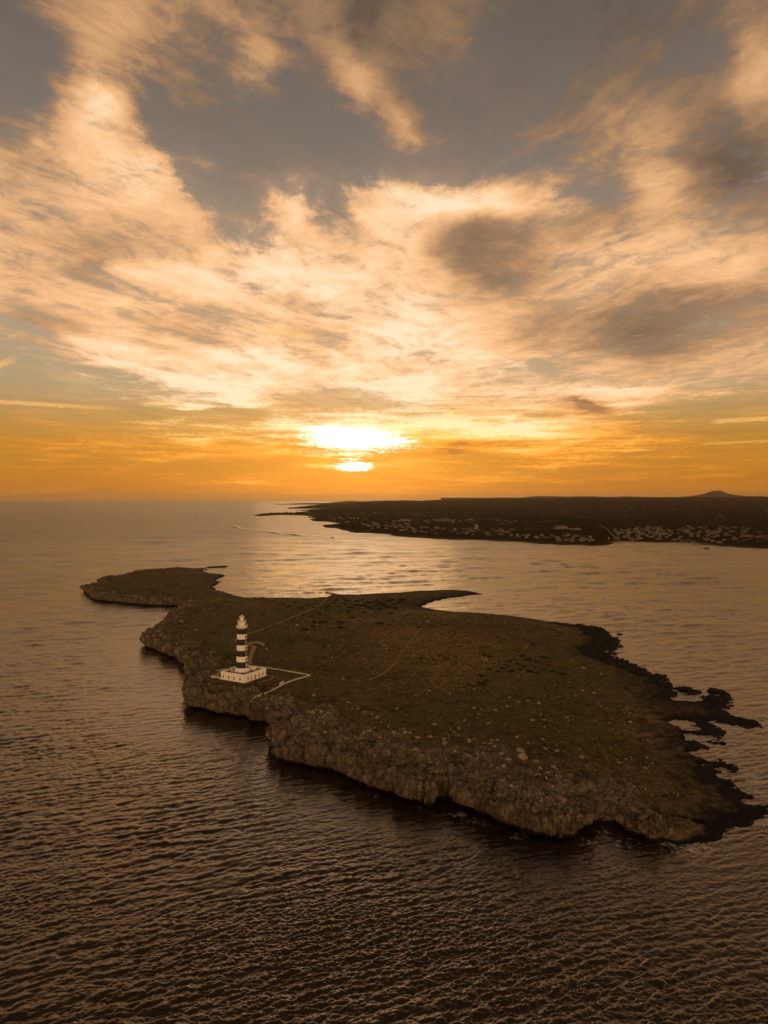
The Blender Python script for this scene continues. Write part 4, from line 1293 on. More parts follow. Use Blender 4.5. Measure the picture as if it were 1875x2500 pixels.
# ------------------------------------------------------------------ scattered stuff
def lumps(n, px_, py_, pz_, r, flat, name, mat, seg=6, jitter=0.3, seed=1, sink=0.25):
    """n low irregular lumps merged into one mesh (nobody could count them)"""
    g = np.random.default_rng(seed)
    rings = [(1.0, -0.2), (0.92, 0.35), (0.55, 0.8)]
    base = [(math.cos(2 * PI * k / seg) * a_, math.sin(2 * PI * k / seg) * a_, b_) for (a_, b_) in rings for k in range(seg)] + [(0, 0, 1.0)]
    base = np.array(base); nv = len(base)
    tris = []
    for j in range(2):
        for k in range(seg):
            a_, b_ = j * seg + k, j * seg + (k + 1) % seg
            tris += [(a_, b_, b_ + seg), (a_, b_ + seg, a_ + seg)]
    for k in range(seg): tris.append((2 * seg + k, 2 * seg + (k + 1) % seg, 3 * seg))
    tris = np.array(tris)
    rot = g.uniform(0, 2 * PI, n); sx = g.uniform(0.7, 1.35, n)
    B = base[None] * (1 + g.uniform(-jitter, jitter, (n, nv, 1)))
    bx = B[..., 0] * r[:, None] * sx[:, None]; by = B[..., 1] * r[:, None] / sx[:, None]; bz = B[..., 2] * r[:, None] * flat[:, None]
    X_ = bx * np.cos(rot)[:, None] - by * np.sin(rot)[:, None] + px_[:, None]
    Y_ = bx * np.sin(rot)[:, None] + by * np.cos(rot)[:, None] + py_[:, None]
    Z_ = bz + pz_[:, None] - (sink * r * flat)[:, None]
    T_ = tris[None] + (np.arange(n) * nv)[:, None, None]
    me = mesh_np(name, np.stack([X_.ravel(), Y_.ravel(), Z_.ravel()], 1), None, mat, None, False, T=T_.reshape(-1, 3))
    return link(name, me)


def var_mat(name, cols, s1, s2, rough=0.95, bumpd=0.0):
    m, nt, bs = new_mat(name)
    pos, _ = geo(nt)
    f1 = nt.noise(pos, s1, 3, 0.6)[0]; f2 = nt.noise(pos, s2, 4, 0.7)[0]
    c = nt.mix(nt.maprange(f1, 0.38, 0.62), cols[0], cols[1])
    c = nt.mix(nt.maprange(f2, 0.45, 0.65), c, cols[2])
    nt.L.new(c, bs.inputs['Base Color'])
    bs.inputs['Roughness'].default_value = rough; bs.inputs['Specular IOR Level'].default_value = 0.1
    if bumpd:
        b = nt.n('ShaderNodeBump'); b.inputs['Distance'].default_value = bumpd
        nt.L.new(f2, b.inputs['Height']); nt.L.new(b.outputs[0], bs.inputs['Normal'])
    return m


M_scrub = var_mat("scrub_leaves", ((0.016, 0.019, 0.004), (0.120, 0.088, 0.026), (0.060, 0.058, 0.012)), 0.05, 0.9)
M_shrub = var_mat("mastic_leaves", ((0.016, 0.022, 0.007), (0.032, 0.040, 0.012), (0.012, 0.014, 0.005)), 0.3, 3.0, bumpd=0.15)
M_pale = var_mat("limestone", ((0.32, 0.26, 0.18), (0.21, 0.17, 0.12), (0.13, 0.105, 0.072)), 0.7, 2.2, bumpd=0.06)
M_wood2 = var_mat("maquis_leaves", ((0.012, 0.013, 0.006), (0.026, 0.024, 0.010), (0.016, 0.016, 0.007)), 0.02, 0.15)

# candidates over the island
N = 230000
cu = rng.uniform(-0.40, 0.62, N); cd = rng.uniform(math.log(250), math.log(1150), N); cd = np.exp(cd)
cxs, cys = cu * cd, cd
hz_, s_, rk_, cl_, _, sf_, rim_ = island(cxs, cys)
dens = fbm(cxs, cys, 45, 4, 701)
okv = (s_ > 6) & (hz_ > 2.2)
away = np.hypot(cxs - BX, cys - BY) > 15
bush = okv & away & (rk_ < 0.6) & (rng.random(N) < np.clip(0.42 + dens * 1.2, 0.08, 1)) & (rng.random(N) < 0.40)
k = np.where(bush)[0]
rad = rng.uniform(0.35, 1.0, len(k)) ** 1.6 * 1.15 * np.clip(cys[k] / 420, 0.75, 1.7)
o = lumps(len(k), cxs[k], cys[k], hz_[k], rad, rng.uniform(0.35, 0.8, len(k)), "scrub", M_scrub, 5, 0.35, 5)
tag(o, kind="stuff")
print("scrub", len(k))
clus = fbm(cxs, cys, 26, 4, 711)
st = okv & away & (rng.random(N) < np.clip(rk_ * (0.55 + clus * 2.0), 0.02, 1) * np.where(rk_ < 0.7, 0.8, 0.5)) & (cys < 900)
k = np.where(st)[0]
rad = (0.20 + rng.pareto(3.0, len(k)) * 0.26).clip(0.2, 1.3) * np.clip(cys[k] / 380, 0.8, 1.8)
o = lumps(len(k), cxs[k], cys[k], hz_[k], rad, rng.uniform(0.5, 0.95, len(k)), "loose_stones", M_pale, 5, 0.35, 6, 0.15)
tag(o, kind="stuff")
print("stones", len(k))
# black broken rock along the low southern shore
sh2 = (s_ > -3) & (s_ < 22) & (rim_ < 2.2) & (cxs + cys * 0.35 > 350) & (cys < 700)
k = np.where(sh2)[0]
rad = (0.5 + rng.pareto(2.4, len(k)) * 0.6).clip(0.5, 2.4)
o = lumps(len(k), cxs[k], cys[k], np.maximum(hz_[k], -0.3), rad, rng.uniform(0.4, 0.9, len(k)), "shore_rubble", M_dark, 5, 0.4, 8, 0.2)
tag(o, kind="stuff")

# ------------------------------------------------------------------ single boulders
def rock_mesh(name, seed, mat, seg=14, rg=9, rag=0.28):
    g = np.random.default_rng(seed); V_ = []; 
    for j in range(rg + 1):
        ph = PI * j / rg
        for k in range(seg):
            a_ = 2 * PI * k / seg
            V_.append((math.sin(ph) * math.cos(a_), math.sin(ph) * math.sin(a_), math.cos(ph)))
    V_ = np.array(V_)
    r_ = 1 + rag * fbm(V_[:, 0] * 10 + V_[:, 2] * 7, V_[:, 1] * 10 - V_[:, 2] * 5, 9 if rag < .4 else 4.5, 4, seed)
    for _ in range(7):
        d = g.normal(size=3); d /= np.linalg.norm(d); c = g.uniform(0.55, 0.9)
        q = V_ @ d; r_ = np.where(q * r_ > c, c / np.maximum(q, 1e-3), r_)
    V_ = V_ * r_[:, None]; V_[:, 2] *= 0.8; V_[:, 2] += 0.3
    Q_ = [(j * seg + k, (j + 1) * seg + k, (j + 1) * seg + (k + 1) % seg, j * seg + (k + 1) % seg) for j in range(rg) for k in range(seg)]
    return mesh_np(name, V_, np.array(Q_), mat, smooth=False)


RM = [rock_mesh("boulder", 20 + k, M_pale) for k in range(5)]
BL = [  # picture column, row, radius, label
 (1271, 1836, 2.3, "farther of the two large pale boulders standing end to end above the cliff"), (1276, 1851, 2.6, "nearer of the two large pale boulders standing end to end above the cliff"),
 (766, 1699, 1.3, "lone pale boulder in the scrub to the right of the lower gate post wall"), (850, 1716, 1.2, "whitish flat boulder alone in dark scrub right of the boundary wall"),
 (1146, 1809, 1.2, "left stone of the small group of pale boulders in the middle of the near plateau"), (1086, 1820, 1.5, "tan boulder left of the small boulder group on the near plateau"),
 (1451, 1693, 1.3, "pale boulder at the edge of the green patch on the right side of the plateau"), (1316, 1718, 1.2, "boulder nearest the dark bush cluster on its near side"),
 (969, 1732, 1.1, "single light stone in brown scrub far from the cliff edge"), (806, 1724, 1.1, "left stone of the loose row along the upper rim of the rocky slope"),
]
GEN = [(1157, 1806), (1184, 1827), (1209, 1823), (1198, 1817), (1200, 1808), (1214, 1809), (1180, 1818), (1320, 1877), (1350, 1874), (1193, 1767), (1233, 1769), (1158, 1730), (1355, 1674), (1446, 1671), (859, 1730), (874, 1732),
       (908, 1745), (921, 1752), (948, 1775), (932, 1764), (1146, 1811), (1245, 1705), (1290, 1712), (1330, 1700), (1390, 1665), (1100, 1783), (1108, 1788), (1120, 1779), (1300, 1760), (1345, 1760), (1385, 1752), (1405, 1700),
       (1261, 1800), (1290, 1815), (1325, 1805), (1310, 1860), (1240, 1850), (1225, 1842), (1000, 1790), (1020, 1802), (985, 1782), (1050, 1800), (890, 1738), (960, 1790), (1215, 1880), (1360, 1835), (1330, 1830), (1420, 1850),
       (1060, 1770), (1135, 1760), (1170, 1745), (1210, 1735)]
for i, (px_, py_, r_, lb) in enumerate(BL):
    x, y, z = onto_island(px_, py_)
    o = link("boulder", RM[i % 5]); o.location = (x, y, z); o.scale = (r_ * random.uniform(.8, 1.2), r_, r_ * random.uniform(.7, .95)); o.rotation_euler = (0, 0, random.uniform(0, 6.3))
    tag(o, lb, "boulder", "pale boulders on the plateau")
for i, (px_, py_) in enumerate(GEN):
    x, y, z = onto_island(px_, py_); r_ = random.uniform(0.7, 1.25)
    o = link("boulder", RM[i % 5]); o.location = (x, y, z); o.scale = (r_ * random.uniform(.8, 1.3), r_, r_ * random.uniform(.6, .9)); o.rotation_euler = (0, 0, random.uniform(0, 6.3))
    tag(o, "small pale limestone boulder among many on the stony near half of the plateau", "boulder", "pale boulders on the plateau")

# dark sea rocks off the south-eastern shelf
RS = [rock_mesh("sea_rock", 60 + k, M_dark, 28, 14, 1.1) for k in range(3)]
for i, (px_, py_, r_, lb) in enumerate(((1671, 1683, 6.5, "wide flat dark rock at the root of the shelf, beside the pale tide pool"), (1694, 1690, 5, "blocky dark rock second from the left in the row off the shelf"),
                                        (1749, 1689, 6, "low dark islet standing off the shelf in open water"), (1770, 1694, 3.6, "small dark rock right beside the low islet"), (1786, 1722, 2, "tiny round dark rock alone in the water"),
                                        (1829, 1775, 2.6, "small dark rock in the water under the long thin spit"), (1762, 1812, 2.4, "small dark rock off the short jagged point"), (1512, 1548, 2.8, "small dark rock off the upper jagged shore"),
                                        (502, 1391, 3.5, "tiny dark rock in the notch behind the far thin spit"), (537, 1421, 3.0, "dark rock at the tip of the far cove's jagged shore"))):
    x, y = unproj(px_, py_, 0.2)
    o = link("sea_rock", RS[i % 3]); o.location = (x, y, -0.3); o.scale = (r_, r_ * 0.62, r_ * 0.42); o.rotation_euler = (0, 0, random.uniform(-.4, .4))
    tag(o, lb, "rock", "dark rocks standing in the sea")

# ------------------------------------------------------------------ shrubs: leaf quads over a lumpy mound
def shrub_mesh(seed, n=420):
    g = np.random.default_rng(seed)
    V_ = []; T_ = []
    cen = g.uniform(-0.6, 0.6, (7, 2))
    for i in range(n):
        c = cen[g.integers(7)]
        a_ = g.uniform(0, 2 * PI); e_ = math.acos(g.uniform(0, 1)); R_ = g.uniform(0.32, 0.5)
        p = np.array([c[0] + R_ * math.sin(e_) * math.cos(a_), c[1] + R_ * math.sin(e_) * math.sin(a_), 0.28 + R_ * math.cos(e_) * 0.9 - 0.25 * np.hypot(*c)])
        d1 = g.normal(size=3); d1 /= np.linalg.norm(d1); d2 = np.cross(d1, g.normal(size=3)); d2 /= np.linalg.norm(d2)
        sz = g.uniform(0.06, 0.12); b = len(V_)
        V_ += [p - d1 * sz, p + d2 * sz * .8, p + d1 * sz, p - d2 * sz * .8]
        T_ += [(b, b + 1, b + 2), (b, b + 2, b + 3)]
    # twiggy core
    rings = [(0.95, -0.1), (0.85, 0.2), (0.45, 0.42)]
    b = len(V_)
    for (ra, zr) in rings:
        for k in range(10):
            a_ = 2 * PI * k / 10; q = ra * g.uniform(0.8, 1.05)
            V_.append(np.array([q * math.cos(a_), q * math.sin(a_), zr]))
    V_.append(np.array([0, 0, 0.5]))
    for j in range(2):
        for k in range(10):
            p, q = b + j * 10 + k, b + j * 10 + (k + 1) % 10
            T_ += [(p, q, q + 10), (p, q + 10, p + 10)]
    for k in range(10): T_.append((b + 20 + k, b + 20 + (k + 1) % 10, b + 30))
    return mesh_np("shrub", np.array(V_), None, M_shrub, None, False, T=np.array(T_))


SM = [shrub_mesh(k) for k in range(4)]
SH = [  # column, row, width m, label
 (927, 1522, 9, "dark oval bush standing alone in the open brown ground near the hooked spit"), (831, 1519, 9, "wide dark bush left of the lone oval bush"), (831, 1533, 7, "dark bush just in front of another on the left of the bare ground"),
 (860, 1509, 7, "dark bush on the near side of the green thicket"), (880, 1517, 4, "small round bush between two larger dark ones"), (889, 1496, 8, "low bush at the near edge of the green thicket"),
 (953, 1499, 8, "low bush between the bay thicket and the bare ground"), (1023, 1531, 5, "dark bush at the far end of the straight worn track"), (958, 1517, 3, "tiny bush right of the lone oval bush"), (788, 1519, 9, "dark bush right of the path below the green thicket"),
 (766, 1519, 6, "dark bush nearest the path below the green thicket"), (1300, 1573, 4, "small dark bush in the open ground toward the right shore"),
]
TH = [(885, 1478), (900, 1472), (915, 1480), (930, 1474), (945, 1468), (960, 1476), (975, 1470), (905, 1486), (925, 1487), (945, 1483), (965, 1485), (980, 1464), (955, 1465), (895, 1482), (938, 1478), (918, 1469)]
LF = [(690, 1476), (705, 1482), (720, 1472), (735, 1485), (750, 1478), (765, 1484), (800, 1480), (815, 1473), (828, 1482), (842, 1475), (855, 1484), (868, 1478), (822, 1466), (848, 1467), (870, 1468), (885, 1463), (800, 1490), (830, 1492), (850, 1494), (780, 1500), (760, 1508), (740, 1502), (765, 1530), (745, 1538)]
RT = [(1215, 1640), (1228, 1633), (1240, 1628), (1243, 1615), (1255, 1610), (1262, 1622), (1270, 1634), (1280, 1628), (1288, 1612), (1293, 1640), (1305, 1630), (1310, 1616), (1322, 1622), (1330, 1635), (1340, 1626), (1352, 1640), (1325, 1606), (1340, 1608), (1275, 1602), (1250, 1640), (1372, 1646), (1310, 1645), (1197, 1636), (1180, 1671), (1168, 1669), (1188, 1662), (1175, 1650), (1182, 1600), (1197, 1604)]
def put_shrub(i, px_, py_, wd, lb, grp):
    x, y, z = onto_island(px_, py_)
    o = link("shrub", SM[i % 4]); o.location = (x, y, z - 0.05); hw = wd / 2
    o.scale = (hw, hw * random.uniform(.7, 1.0), min(hw * 0.75, 2.2)); o.rotation_euler = (0, 0, random.uniform(0, 6.3))
    tag(o, lb, "shrub", grp)
for i, (a, b, w_, lb) in enumerate(SH): put_shrub(i, a, b, w_, lb, "single dark bushes on the open ground")
for i, (a, b) in enumerate(TH): put_shrub(i, a, b, random.uniform(9, 13), "dark mastic bush in the dense thicket at the root of the hooked spit", "bushes of the thicket by the bay")
for i, (a, b) in enumerate(LF): put_shrub(i, a, b, random.uniform(5, 10), "low green bush in the loose thicket between path and jetty", "bushes between path and jetty")
for i, (a, b) in enumerate(RT): put_shrub(i, a, b, random.uniform(3, 6), "dark bush in the cluster on the right half of the island", "bush cluster on the right half")
print("shrubs")

# ------------------------------------------------------------------ mainland town
M_hw = [simple("house_white", (0.23, 0.19, 0.15), (0.10, 0.08, 0.065), 0.02), simple("house_cream", (0.26, 0.20, 0.14), (0.12, 0.095, 0.065), 0.02), simple("house_grey", (0.15, 0.13, 0.10), (0.09, 0.075, 0.06), 0.02)]
M_tile = simple("clay_roof", (0.12, 0.065, 0.04), (0.07, 0.042, 0.03), 0.3)
M_flat = simple("flat_roof", (0.13, 0.105, 0.08), (0.08, 0.065, 0.05), 0.02)


def hip(mb, c, d, hgt_, m=0):
    x, y = d[0] / 2 + 0.4, d[1] / 2 + 0.4; cx_, cy_, z_ = c; r_ = max(0.0, x - y)
    vs = [(cx_ - x, cy_ - y, z_), (cx_ + x, cy_ - y, z_), (cx_ + x, cy_ + y, z_), (cx_ - x, cy_ + y, z_), (cx_ - r_ - .01, cy_, z_ + hgt_), (cx_ + r_ + .01, cy_, z_ + hgt_)]
    mb.add(vs, [(0, 1, 5, 4), (1, 2, 5), (2, 3, 4, 5), (3, 0, 4), (0, 3, 2, 1)], m)


def make_house(kind_, wm, full_parts):
    root = empty("house", (0, 0, 0))
    w, d, hh_ = [(13, 8, 3.4), (11, 8, 6.2), (17, 8, 3.4), (9, 8, 5.8)][kind_]
    mb = MB(); mb.box((0, 0, hh_ / 2 - 1.5), (w, d, hh_ + 3))
    if kind_ in (1, 2): mb.box((w * 0.35 + 3, -1.5, 0.2), (6, 5, 3.4 + 3))
    mb.build("wall", wm, root)
    mb = MB()
    if kind_ in (0, 2): hip(mb, (0, 0, hh_), (w, d), 1.7)
    else:
        mb.box((0, 0, hh_ + 0.15), (w + 0.5, d + 0.5, 0.3)); mb.box((-w * .2, 0, hh_ + 0.9), (w * .35, 4, 1.2))
    if kind_ in (1, 2): mb.box((w * 0.35 + 3, -1.5, 2.05), (6.4, 5.4, 0.3))
    rf_ = mb.build("roof", M_tile if kind_ in (0, 2) else M_flat, root)
    if full_parts:
        mb = MB(); mb.box((w * .25, 1.0, hh_ + 1.4), (0.8, 0.8, 1.6)); mb.build("chimney", wm, rf_)
        for k in range(3):
            mb = MB(); mb.box((-w / 2 + w * (k + 0.5) / 3.4, -d / 2 - 0.02, 1.6), (1.6, 0.12, 1.5)); mb.build("window", M_pane, root)
        if hh_ > 5:
            for k in range(2):
                mb = MB(); mb.box((-w / 4 + w * k / 2.2, -d / 2 - 0.02, 4.5), (1.6, 0.12, 1.3)); mb.build("window", M_pane, root)
        mb = MB(); mb.box((w * 0.42 - 0.6, -d / 2 - 0.02, 1.1), (1.1, 0.12, 2.2)); mb.build("door", M_wood, root)
    return root


protoF = [make_house(k % 4, M_hw[k % 3], True) for k in range(7)]
protoS = [make_house(k % 4, M_hw[(k + 1) % 3], False) for k in range(7)]
usedF = set(); usedS = set()
CL = [  # x0, x1, y0, y1 (left), y0, y1 (right), count, front?, label, group
 (1500, 1560, 1296, 1320, 1290, 1320, 30, 1, "pale villa on the slope at the left end of the beach village", "villas above the left end of the beach"),
 (1560, 1680, 1286, 1320, 1290, 1322, 46, 1, "small white villa in the dense village behind the beach", "villas behind the beach"),
 (1680, 1800, 1286, 1324, 1286, 1328, 42, 1, "white villa in the village straight behind the anchored motor yacht", "villas behind the anchored yacht"),
 (1800, 1874, 1290, 1312, 1292, 1318, 14, 1, "pale villa at the far right edge of the coast", "villas at the right edge"),
 (1345, 1450, 1306, 1321, 1309, 1325, 22, 1, "white seafront house on the blunt point before the beach", "houses on the blunt point"),
 (1262, 1342, 1306, 1314, 1308, 1318, 9, 1, "white house spaced along the bare shore left of the blunt point", "houses spaced along the shore"),
 (1140, 1255, 1291, 1306, 1293, 1309, 22, 1, "pale house in the seafront row in front of the old stone tower", "seafront row before the tower"),
 (1000, 1140, 1287, 1301, 1289, 1306, 26, 1, "pale house in the seafront row left of the old stone tower", "seafront row left of the tower"),
 (880, 1000, 1276, 1292, 1278, 1300, 28, 0, "small pale house in the sprawl toward the near headland", "houses toward the near headland"),
 (800, 900, 1262, 1270, 1262, 1282, 16, 0, "tiny house on the headland under the sun's glow", "houses on the headland"),
 (940, 1260, 1266, 1276, 1272, 1280, 26, 0, "far pale house in the long low row behind the seafront", "far row behind the seafront"),
 (850, 1060, 1250, 1262, 1252, 1262, 14, 0, "faint distant house on the plain behind the headland", "distant houses on the plain"),
 (1290, 1420, 1243, 1250, 1243, 1252, 6, 0, "faint distant farmhouse in the dark wooded plain", "distant farmhouses"),
 (1500, 1870, 1232, 1250, 1234, 1256, 16, 0, "faint distant white farmhouse on the plain below the pointed hill", "distant farmhouses below the pointed hill"),
]
HPOS = []
nh = 0
for (xa, xb, ya, yb, yc_, yd_, n, front, lb, grp) in CL:
    for i in range(n):
        for _try in range(12):
            t = random.random(); px_ = xa + (xb - xa) * t
            lo_, hi_ = ya + (yc_ - ya) * t, yb + (yd_ - yb) * t
            py_ = lo_ + (hi_ - lo_) * random.random()
            q = onto_main(px_, py_)
            if q is None or q[2] < 2.5: continue
            if any(abs(q[0] - a) < 15 and abs(q[1] - b) < 26 for a, b in HPOS): continue
            break
        else:
            continue
        HPOS.append((q[0], q[1]))
        protos, used = (protoF, usedF) if front else (protoS, usedS)
        pk = random.randrange(7)
        o = copy_tree(protos[pk]) if pk in used else protos[pk]
        used.add(pk)
        o.location = (q[0], q[1], q[2]); o.rotation_euler = (0, 0, random.gauss(0, 0.35))
        s_h = random.uniform(0.6, 1.05) * (1.0 if front else 1.15); o.scale = (s_h, s_h, s_h)
        tag(o, lb, "house", grp); nh += 1
for pr, us in ((protoF, usedF), (protoS, usedS)):
    for k in range(7):
        if k not in us:
            for ch in list(pr[k].children): 
                for c2 in list(ch.children): bpy.data.objects.remove(c2)
                bpy.data.objects.remove(ch)
            bpy.data.objects.remove(pr[k])
print("houses", nh)


def block(px_, py_, name, w, d, hh_, storeys, bays, wm, label, cat, rz=0.0, wings=()):
    q = onto_main(px_, py_)
    root = empty(name, (q[0], q[1], q[2]), rz)
    tag(root, label, cat)
    mb = MB(); mb.box((0, 0, hh_ / 2 - 2), (w, d, hh_ + 4))
    for (ox_, ww, wh) in wings: mb.box((ox_, 1, wh / 2 - 2), (ww, d - 2.2, wh + 4))
    mb.build("wall", wm, root)
    mb = MB(); mb.box((0, 0, hh_ + 0.3), (w + 0.6, d + 0.6, 0.6)); mb.box((w * .15, 0, hh_ + 1.8), (w * .18, 6, 2.4))
    for (ox_, ww, wh) in wings: mb.box((ox_, 1, wh + 0.25), (ww - 0.1, d - 2.0, 0.5))
    mb.build("roof", M_flat, root)
    for s__ in range(storeys):
        for b__ in range(bays):
            mb = MB(); mb.box((-w / 2 + w * (b__ + .5) / bays, -d / 2 - 0.03, (s__ + .55) * hh_ / storeys), (w / bays * .5, 0.14, hh_ / storeys * .5)); mb.build("window", M_pane, root)
    HPOS.append((q[0], q[1]))
    return root


block(1370, 1292, "hotel", 36, 14, 12, 4, 8, M_hw[0], "big white hotel block standing alone behind the blunt point", "hotel", 0.1, ((-24, 12, 5), (21, 8, 8)))
block(1404, 1294, "hotel_annex", 38, 12, 5.5, 1, 6, M_hw[0], "long low white building right of the big white hotel", "annex", 0.0)
block(1085, 1273, "hotel", 62, 16, 12, 4, 12, M_hw[2], "wide grey hotel block behind the seafront left of the stone tower", "hotel", -0.05, ((-40, 18, 7),))
block(987, 1273, "hotel", 40, 16, 12, 4, 8, M_hw[1], "cream hotel block behind the seafront, left of the wide grey one", "hotel", 0.1, ((26, 14, 8), (-30, 22, 5)))
q = onto_main(1163, 1290)
tw = empty("watchtower", q); tag(tw, "round tapering old stone watchtower above the seafront houses", "tower")
mb = MB(); mb.lathe([(7.6, -3), (7.0, 4), (6.3, 11.5), (6.3, 12.2)], 32); mb.build("wall", M_stone, tw)
mb = MB(); mb.lathe([(6.6, 12.2), (6.6, 13.6), (5.9, 13.6), (5.9, 12.6)], 32); mb.build("parapet", M_stone, tw)
mb = MB(); mb.box((0, -6.9, 6), (1.2, 0.3, 2.2)); mb.build("door", M_pane, tw)
HPOS.append((q[0], q[1]))
# street lamp lit by the beach
q = onto_main(1486, 1320)
lp = empty("street_lamp", q); tag(lp, "lit orange street lamp at the left end of the beach", "lamp")
mb = MB(); mb.tube((0, 0, 0), (0, 0, 7), 0.12); mb.build("post", M_black, lp)
m_l, nt, bs = new_mat("lamp_glow"); bs.inputs['Emission Color'].default_value = (1, 0.42, 0.06, 1); bs.inputs['Emission Strength'].default_value = 5
mb = MB(); mb.lathe([(0.2, 6.9), (0.7, 7.1), (0.7, 7.5), (0.3, 7.8)], 12); mb.build("lamp_head", m_l, lp)

# roads on the mainland
def road(pts, width, mat):
    P = [onto_main(a, b)[:2] for a, b in pts]; L = []
    for a, b in zip(P[:-1], P[1:]):
        for k in range(16): L.append((a[0] + (b[0] - a[0]) * k / 16, a[1] + (b[1] - a[1]) * k / 16))
    L.append(P[-1]); L = np.array(L)
    tg = np.gradient(L, axis=0); tg /= np.linalg.norm(tg, axis=1)[:, None]; nn = np.stack([-tg[:, 1], tg[:, 0]], 1)
    offs = np.array([-.5, 0, .5]) * width
    gx2 = L[:, 0:1] + nn[:, 0:1] * offs; gy2 = L[:, 1:2] + nn[:, 1:2] * offs
    z = mainland(gx2.ravel(), gy2.ravel())[0] + 1.2
    tag(link("road", mesh_np("road", np.stack([gx2.ravel(), gy2.ravel(), z], 1), grid_quads(len(L), 3), mat)), kind="structure")


M_rd = simple("dusty_road", (0.11, 0.085, 0.06), None, 0.1)
road([(1800, 1325), (1830, 1317), (1880, 1308)], 8, M_rd); road([(1845, 1324), (1880, 1319)], 7, M_rd)
road([(1748, 1254), (1773, 1268)], 9, M_rd); road([(1460, 1280), (1478, 1290), (1492, 1302), (1506, 1318)], 5, M_rd)

# woodland between and behind the houses
N = 26000
wx2 = rng.uniform(-0.20, 0.70, N); wd2 = 1750 * np.exp(rng.uniform(0, 1.25, N)); wx2 = wx2 * wd2
hz_, s_, be_ = mainland(wx2, wd2)
k = (s_ > 45) & (be_ < 0.25) & (hz_ > 3) & (rng.random(N) < 0.35 + 0.9 * fbm(wx2, wd2, 200, 3, 801))
HP = np.array(HPOS)
ki = np.where(k)[0]
dm = np.ones(len(ki), bool)
for j, i in enumerate(ki):
    dxh = np.abs(HP[:, 0] - wx2[i]); dyh = wd2[i] - HP[:, 1]
    if ((dxh < 10) & (dyh < 9) & (dyh > -34)).any(): dm[j] = False
ki = ki[dm]
o = lumps(len(ki), wx2[ki], wd2[ki], hz_[ki], rng.uniform(2.2, 5.5, len(ki)) * np.clip(wd2[ki] / 2600, 0.9, 1.7), rng.uniform(0.7, 1.15, len(ki)), "woodland", M_wood2, 6, 0.3, 15, 0.0)
tag(o, kind="stuff")
print("woods", len(ki))

# ------------------------------------------------------------------ boats
M_hull = simple("hull_paint", (0.10, 0.085, 0.07), None, 1.0, 0.5)
M_hullw = simple("white_hull", (0.30, 0.26, 0.22), None, 1.0, 0.4)
M_sail = simple("dark_sail", (0.09, 0.075, 0.06), None, 1.0, 0.9)


def hull(mb, L, B, D_, m=0):
    st = [(-0.5, 0.78, 0.9), (-0.3, 0.95, 0.92), (0.0, 1.0, 0.95), (0.25, 0.8, 1.03), (0.42, 0.4, 1.12), (0.5, 0.03, 1.2)]
    vs = []
    for (u_, w_, hh2) in st:
        x = u_ * L
        vs += [(x, -B / 2 * w_, D_ * hh2), (x * 0.94, -B / 2 * w_ * .62, -0.4), (x * 0.94, B / 2 * w_ * .62, -0.4), (x, B / 2 * w_, D_ * hh2)]
    fs = []
    for j in range(len(st) - 1):
        for k_ in range(3): fs.append((j * 4 + k_, (j + 1) * 4 + k_, (j + 1) * 4 + k_ + 1, j * 4 + k_ + 1))
        fs.append((j * 4, j * 4 + 3, (j + 1) * 4 + 3, (j + 1) * 4))
    fs.append((0, 1, 2, 3))
    mb.add(vs, fs, m)


def boat(px_, py_, name, label, cat, rz, kind_, grp=None, sc_=1.0):
    x, y = unproj(px_, py_, 0)
    root = empty(name, (x, y, sea_z(x, y)), rz); root.scale = (sc_,) * 3
    tag(root, label, cat, grp)
    if kind_ == 'yacht':
        mb = MB(); hull(mb, 15, 4.4, 1.7); mb.build("hull", M_hull, root)
        mb = MB(); mb.box((-1, 0, 2.6), (8, 3.4, 1.9), 0, taper=0.88); mb.build("cabin", M_hullw, root)
        mb = MB(); mb.box((-1.4, 0, 4.9), (5, 3.0, 0.2))
        for sx in (-3.5, 0.8):
            for sy in (-1.3, 1.3): mb.tube((sx, sy, 3.5), (sx, sy, 4.9), 0.07)
        mb.build("canopy", M_hullw, root)
        mb = MB(); mb.tube((-1.5, 0, 3.5), (-1.5, 0, 10.5), 0.12); mb.build("mast", M_hull, root)
    elif kind_ == 'motor':
        mb = MB(); hull(mb, 9.5, 3.2, 1.5); mb.build("hull", M_hull, root)
        mb = MB(); mb.box((-0.4, 0, 1.9), (3.6, 2.3, 1.5), 0, taper=0.8); mb.build("cabin", M_hull, root)
    elif kind_ == 'sail':
        mb = MB(); hull(mb, 11, 3.4, 1.5); mb.build("hull", M_hull, root)
        mb = MB(); mb.tube((0.6, 0, 1), (0.6, 0, 18), 0.2); mb.build("mast", M_hull, root)
        mb = MB()
        for (p, q, r_) in (((0.35, 0.05, 2.2), (0.35, 0.05, 17.3), (-4.6, 0.7, 2.4)), ((0.9, 0.05, 15), (5.0, 0.0, 1.8), (1.2, -0.8, 2.2))):
            vs = [Vector(p), Vector(q), Vector(r_)]
            mb.add([v + Vector((0, -.06, 0)) for v in vs] + [v + Vector((0, .06, 0)) for v in vs], [(0, 1, 2), (5, 4, 3), (0, 3, 4, 1), (1, 4, 5, 2), (2, 5, 3, 0)])
        mb.build("sail", M_sail, root)
    else:
        mb = MB(); hull(mb, 8, 2.8, 1.2); mb.build("hull", M_hullw if kind_ == 'w' else M_hull, root)
        mb = MB(); mb.box((0.3, 0, 1.5), (2.6, 1.9, 1.2), 0, taper=.8); mb.build("cabin", M_hull, root)
        if random.random() < .4:
            mb = MB(); mb.tube((0.6, 0, 1), (0.6, 0, 9), 0.1); mb.build("mast", M_hull, root)
    return root


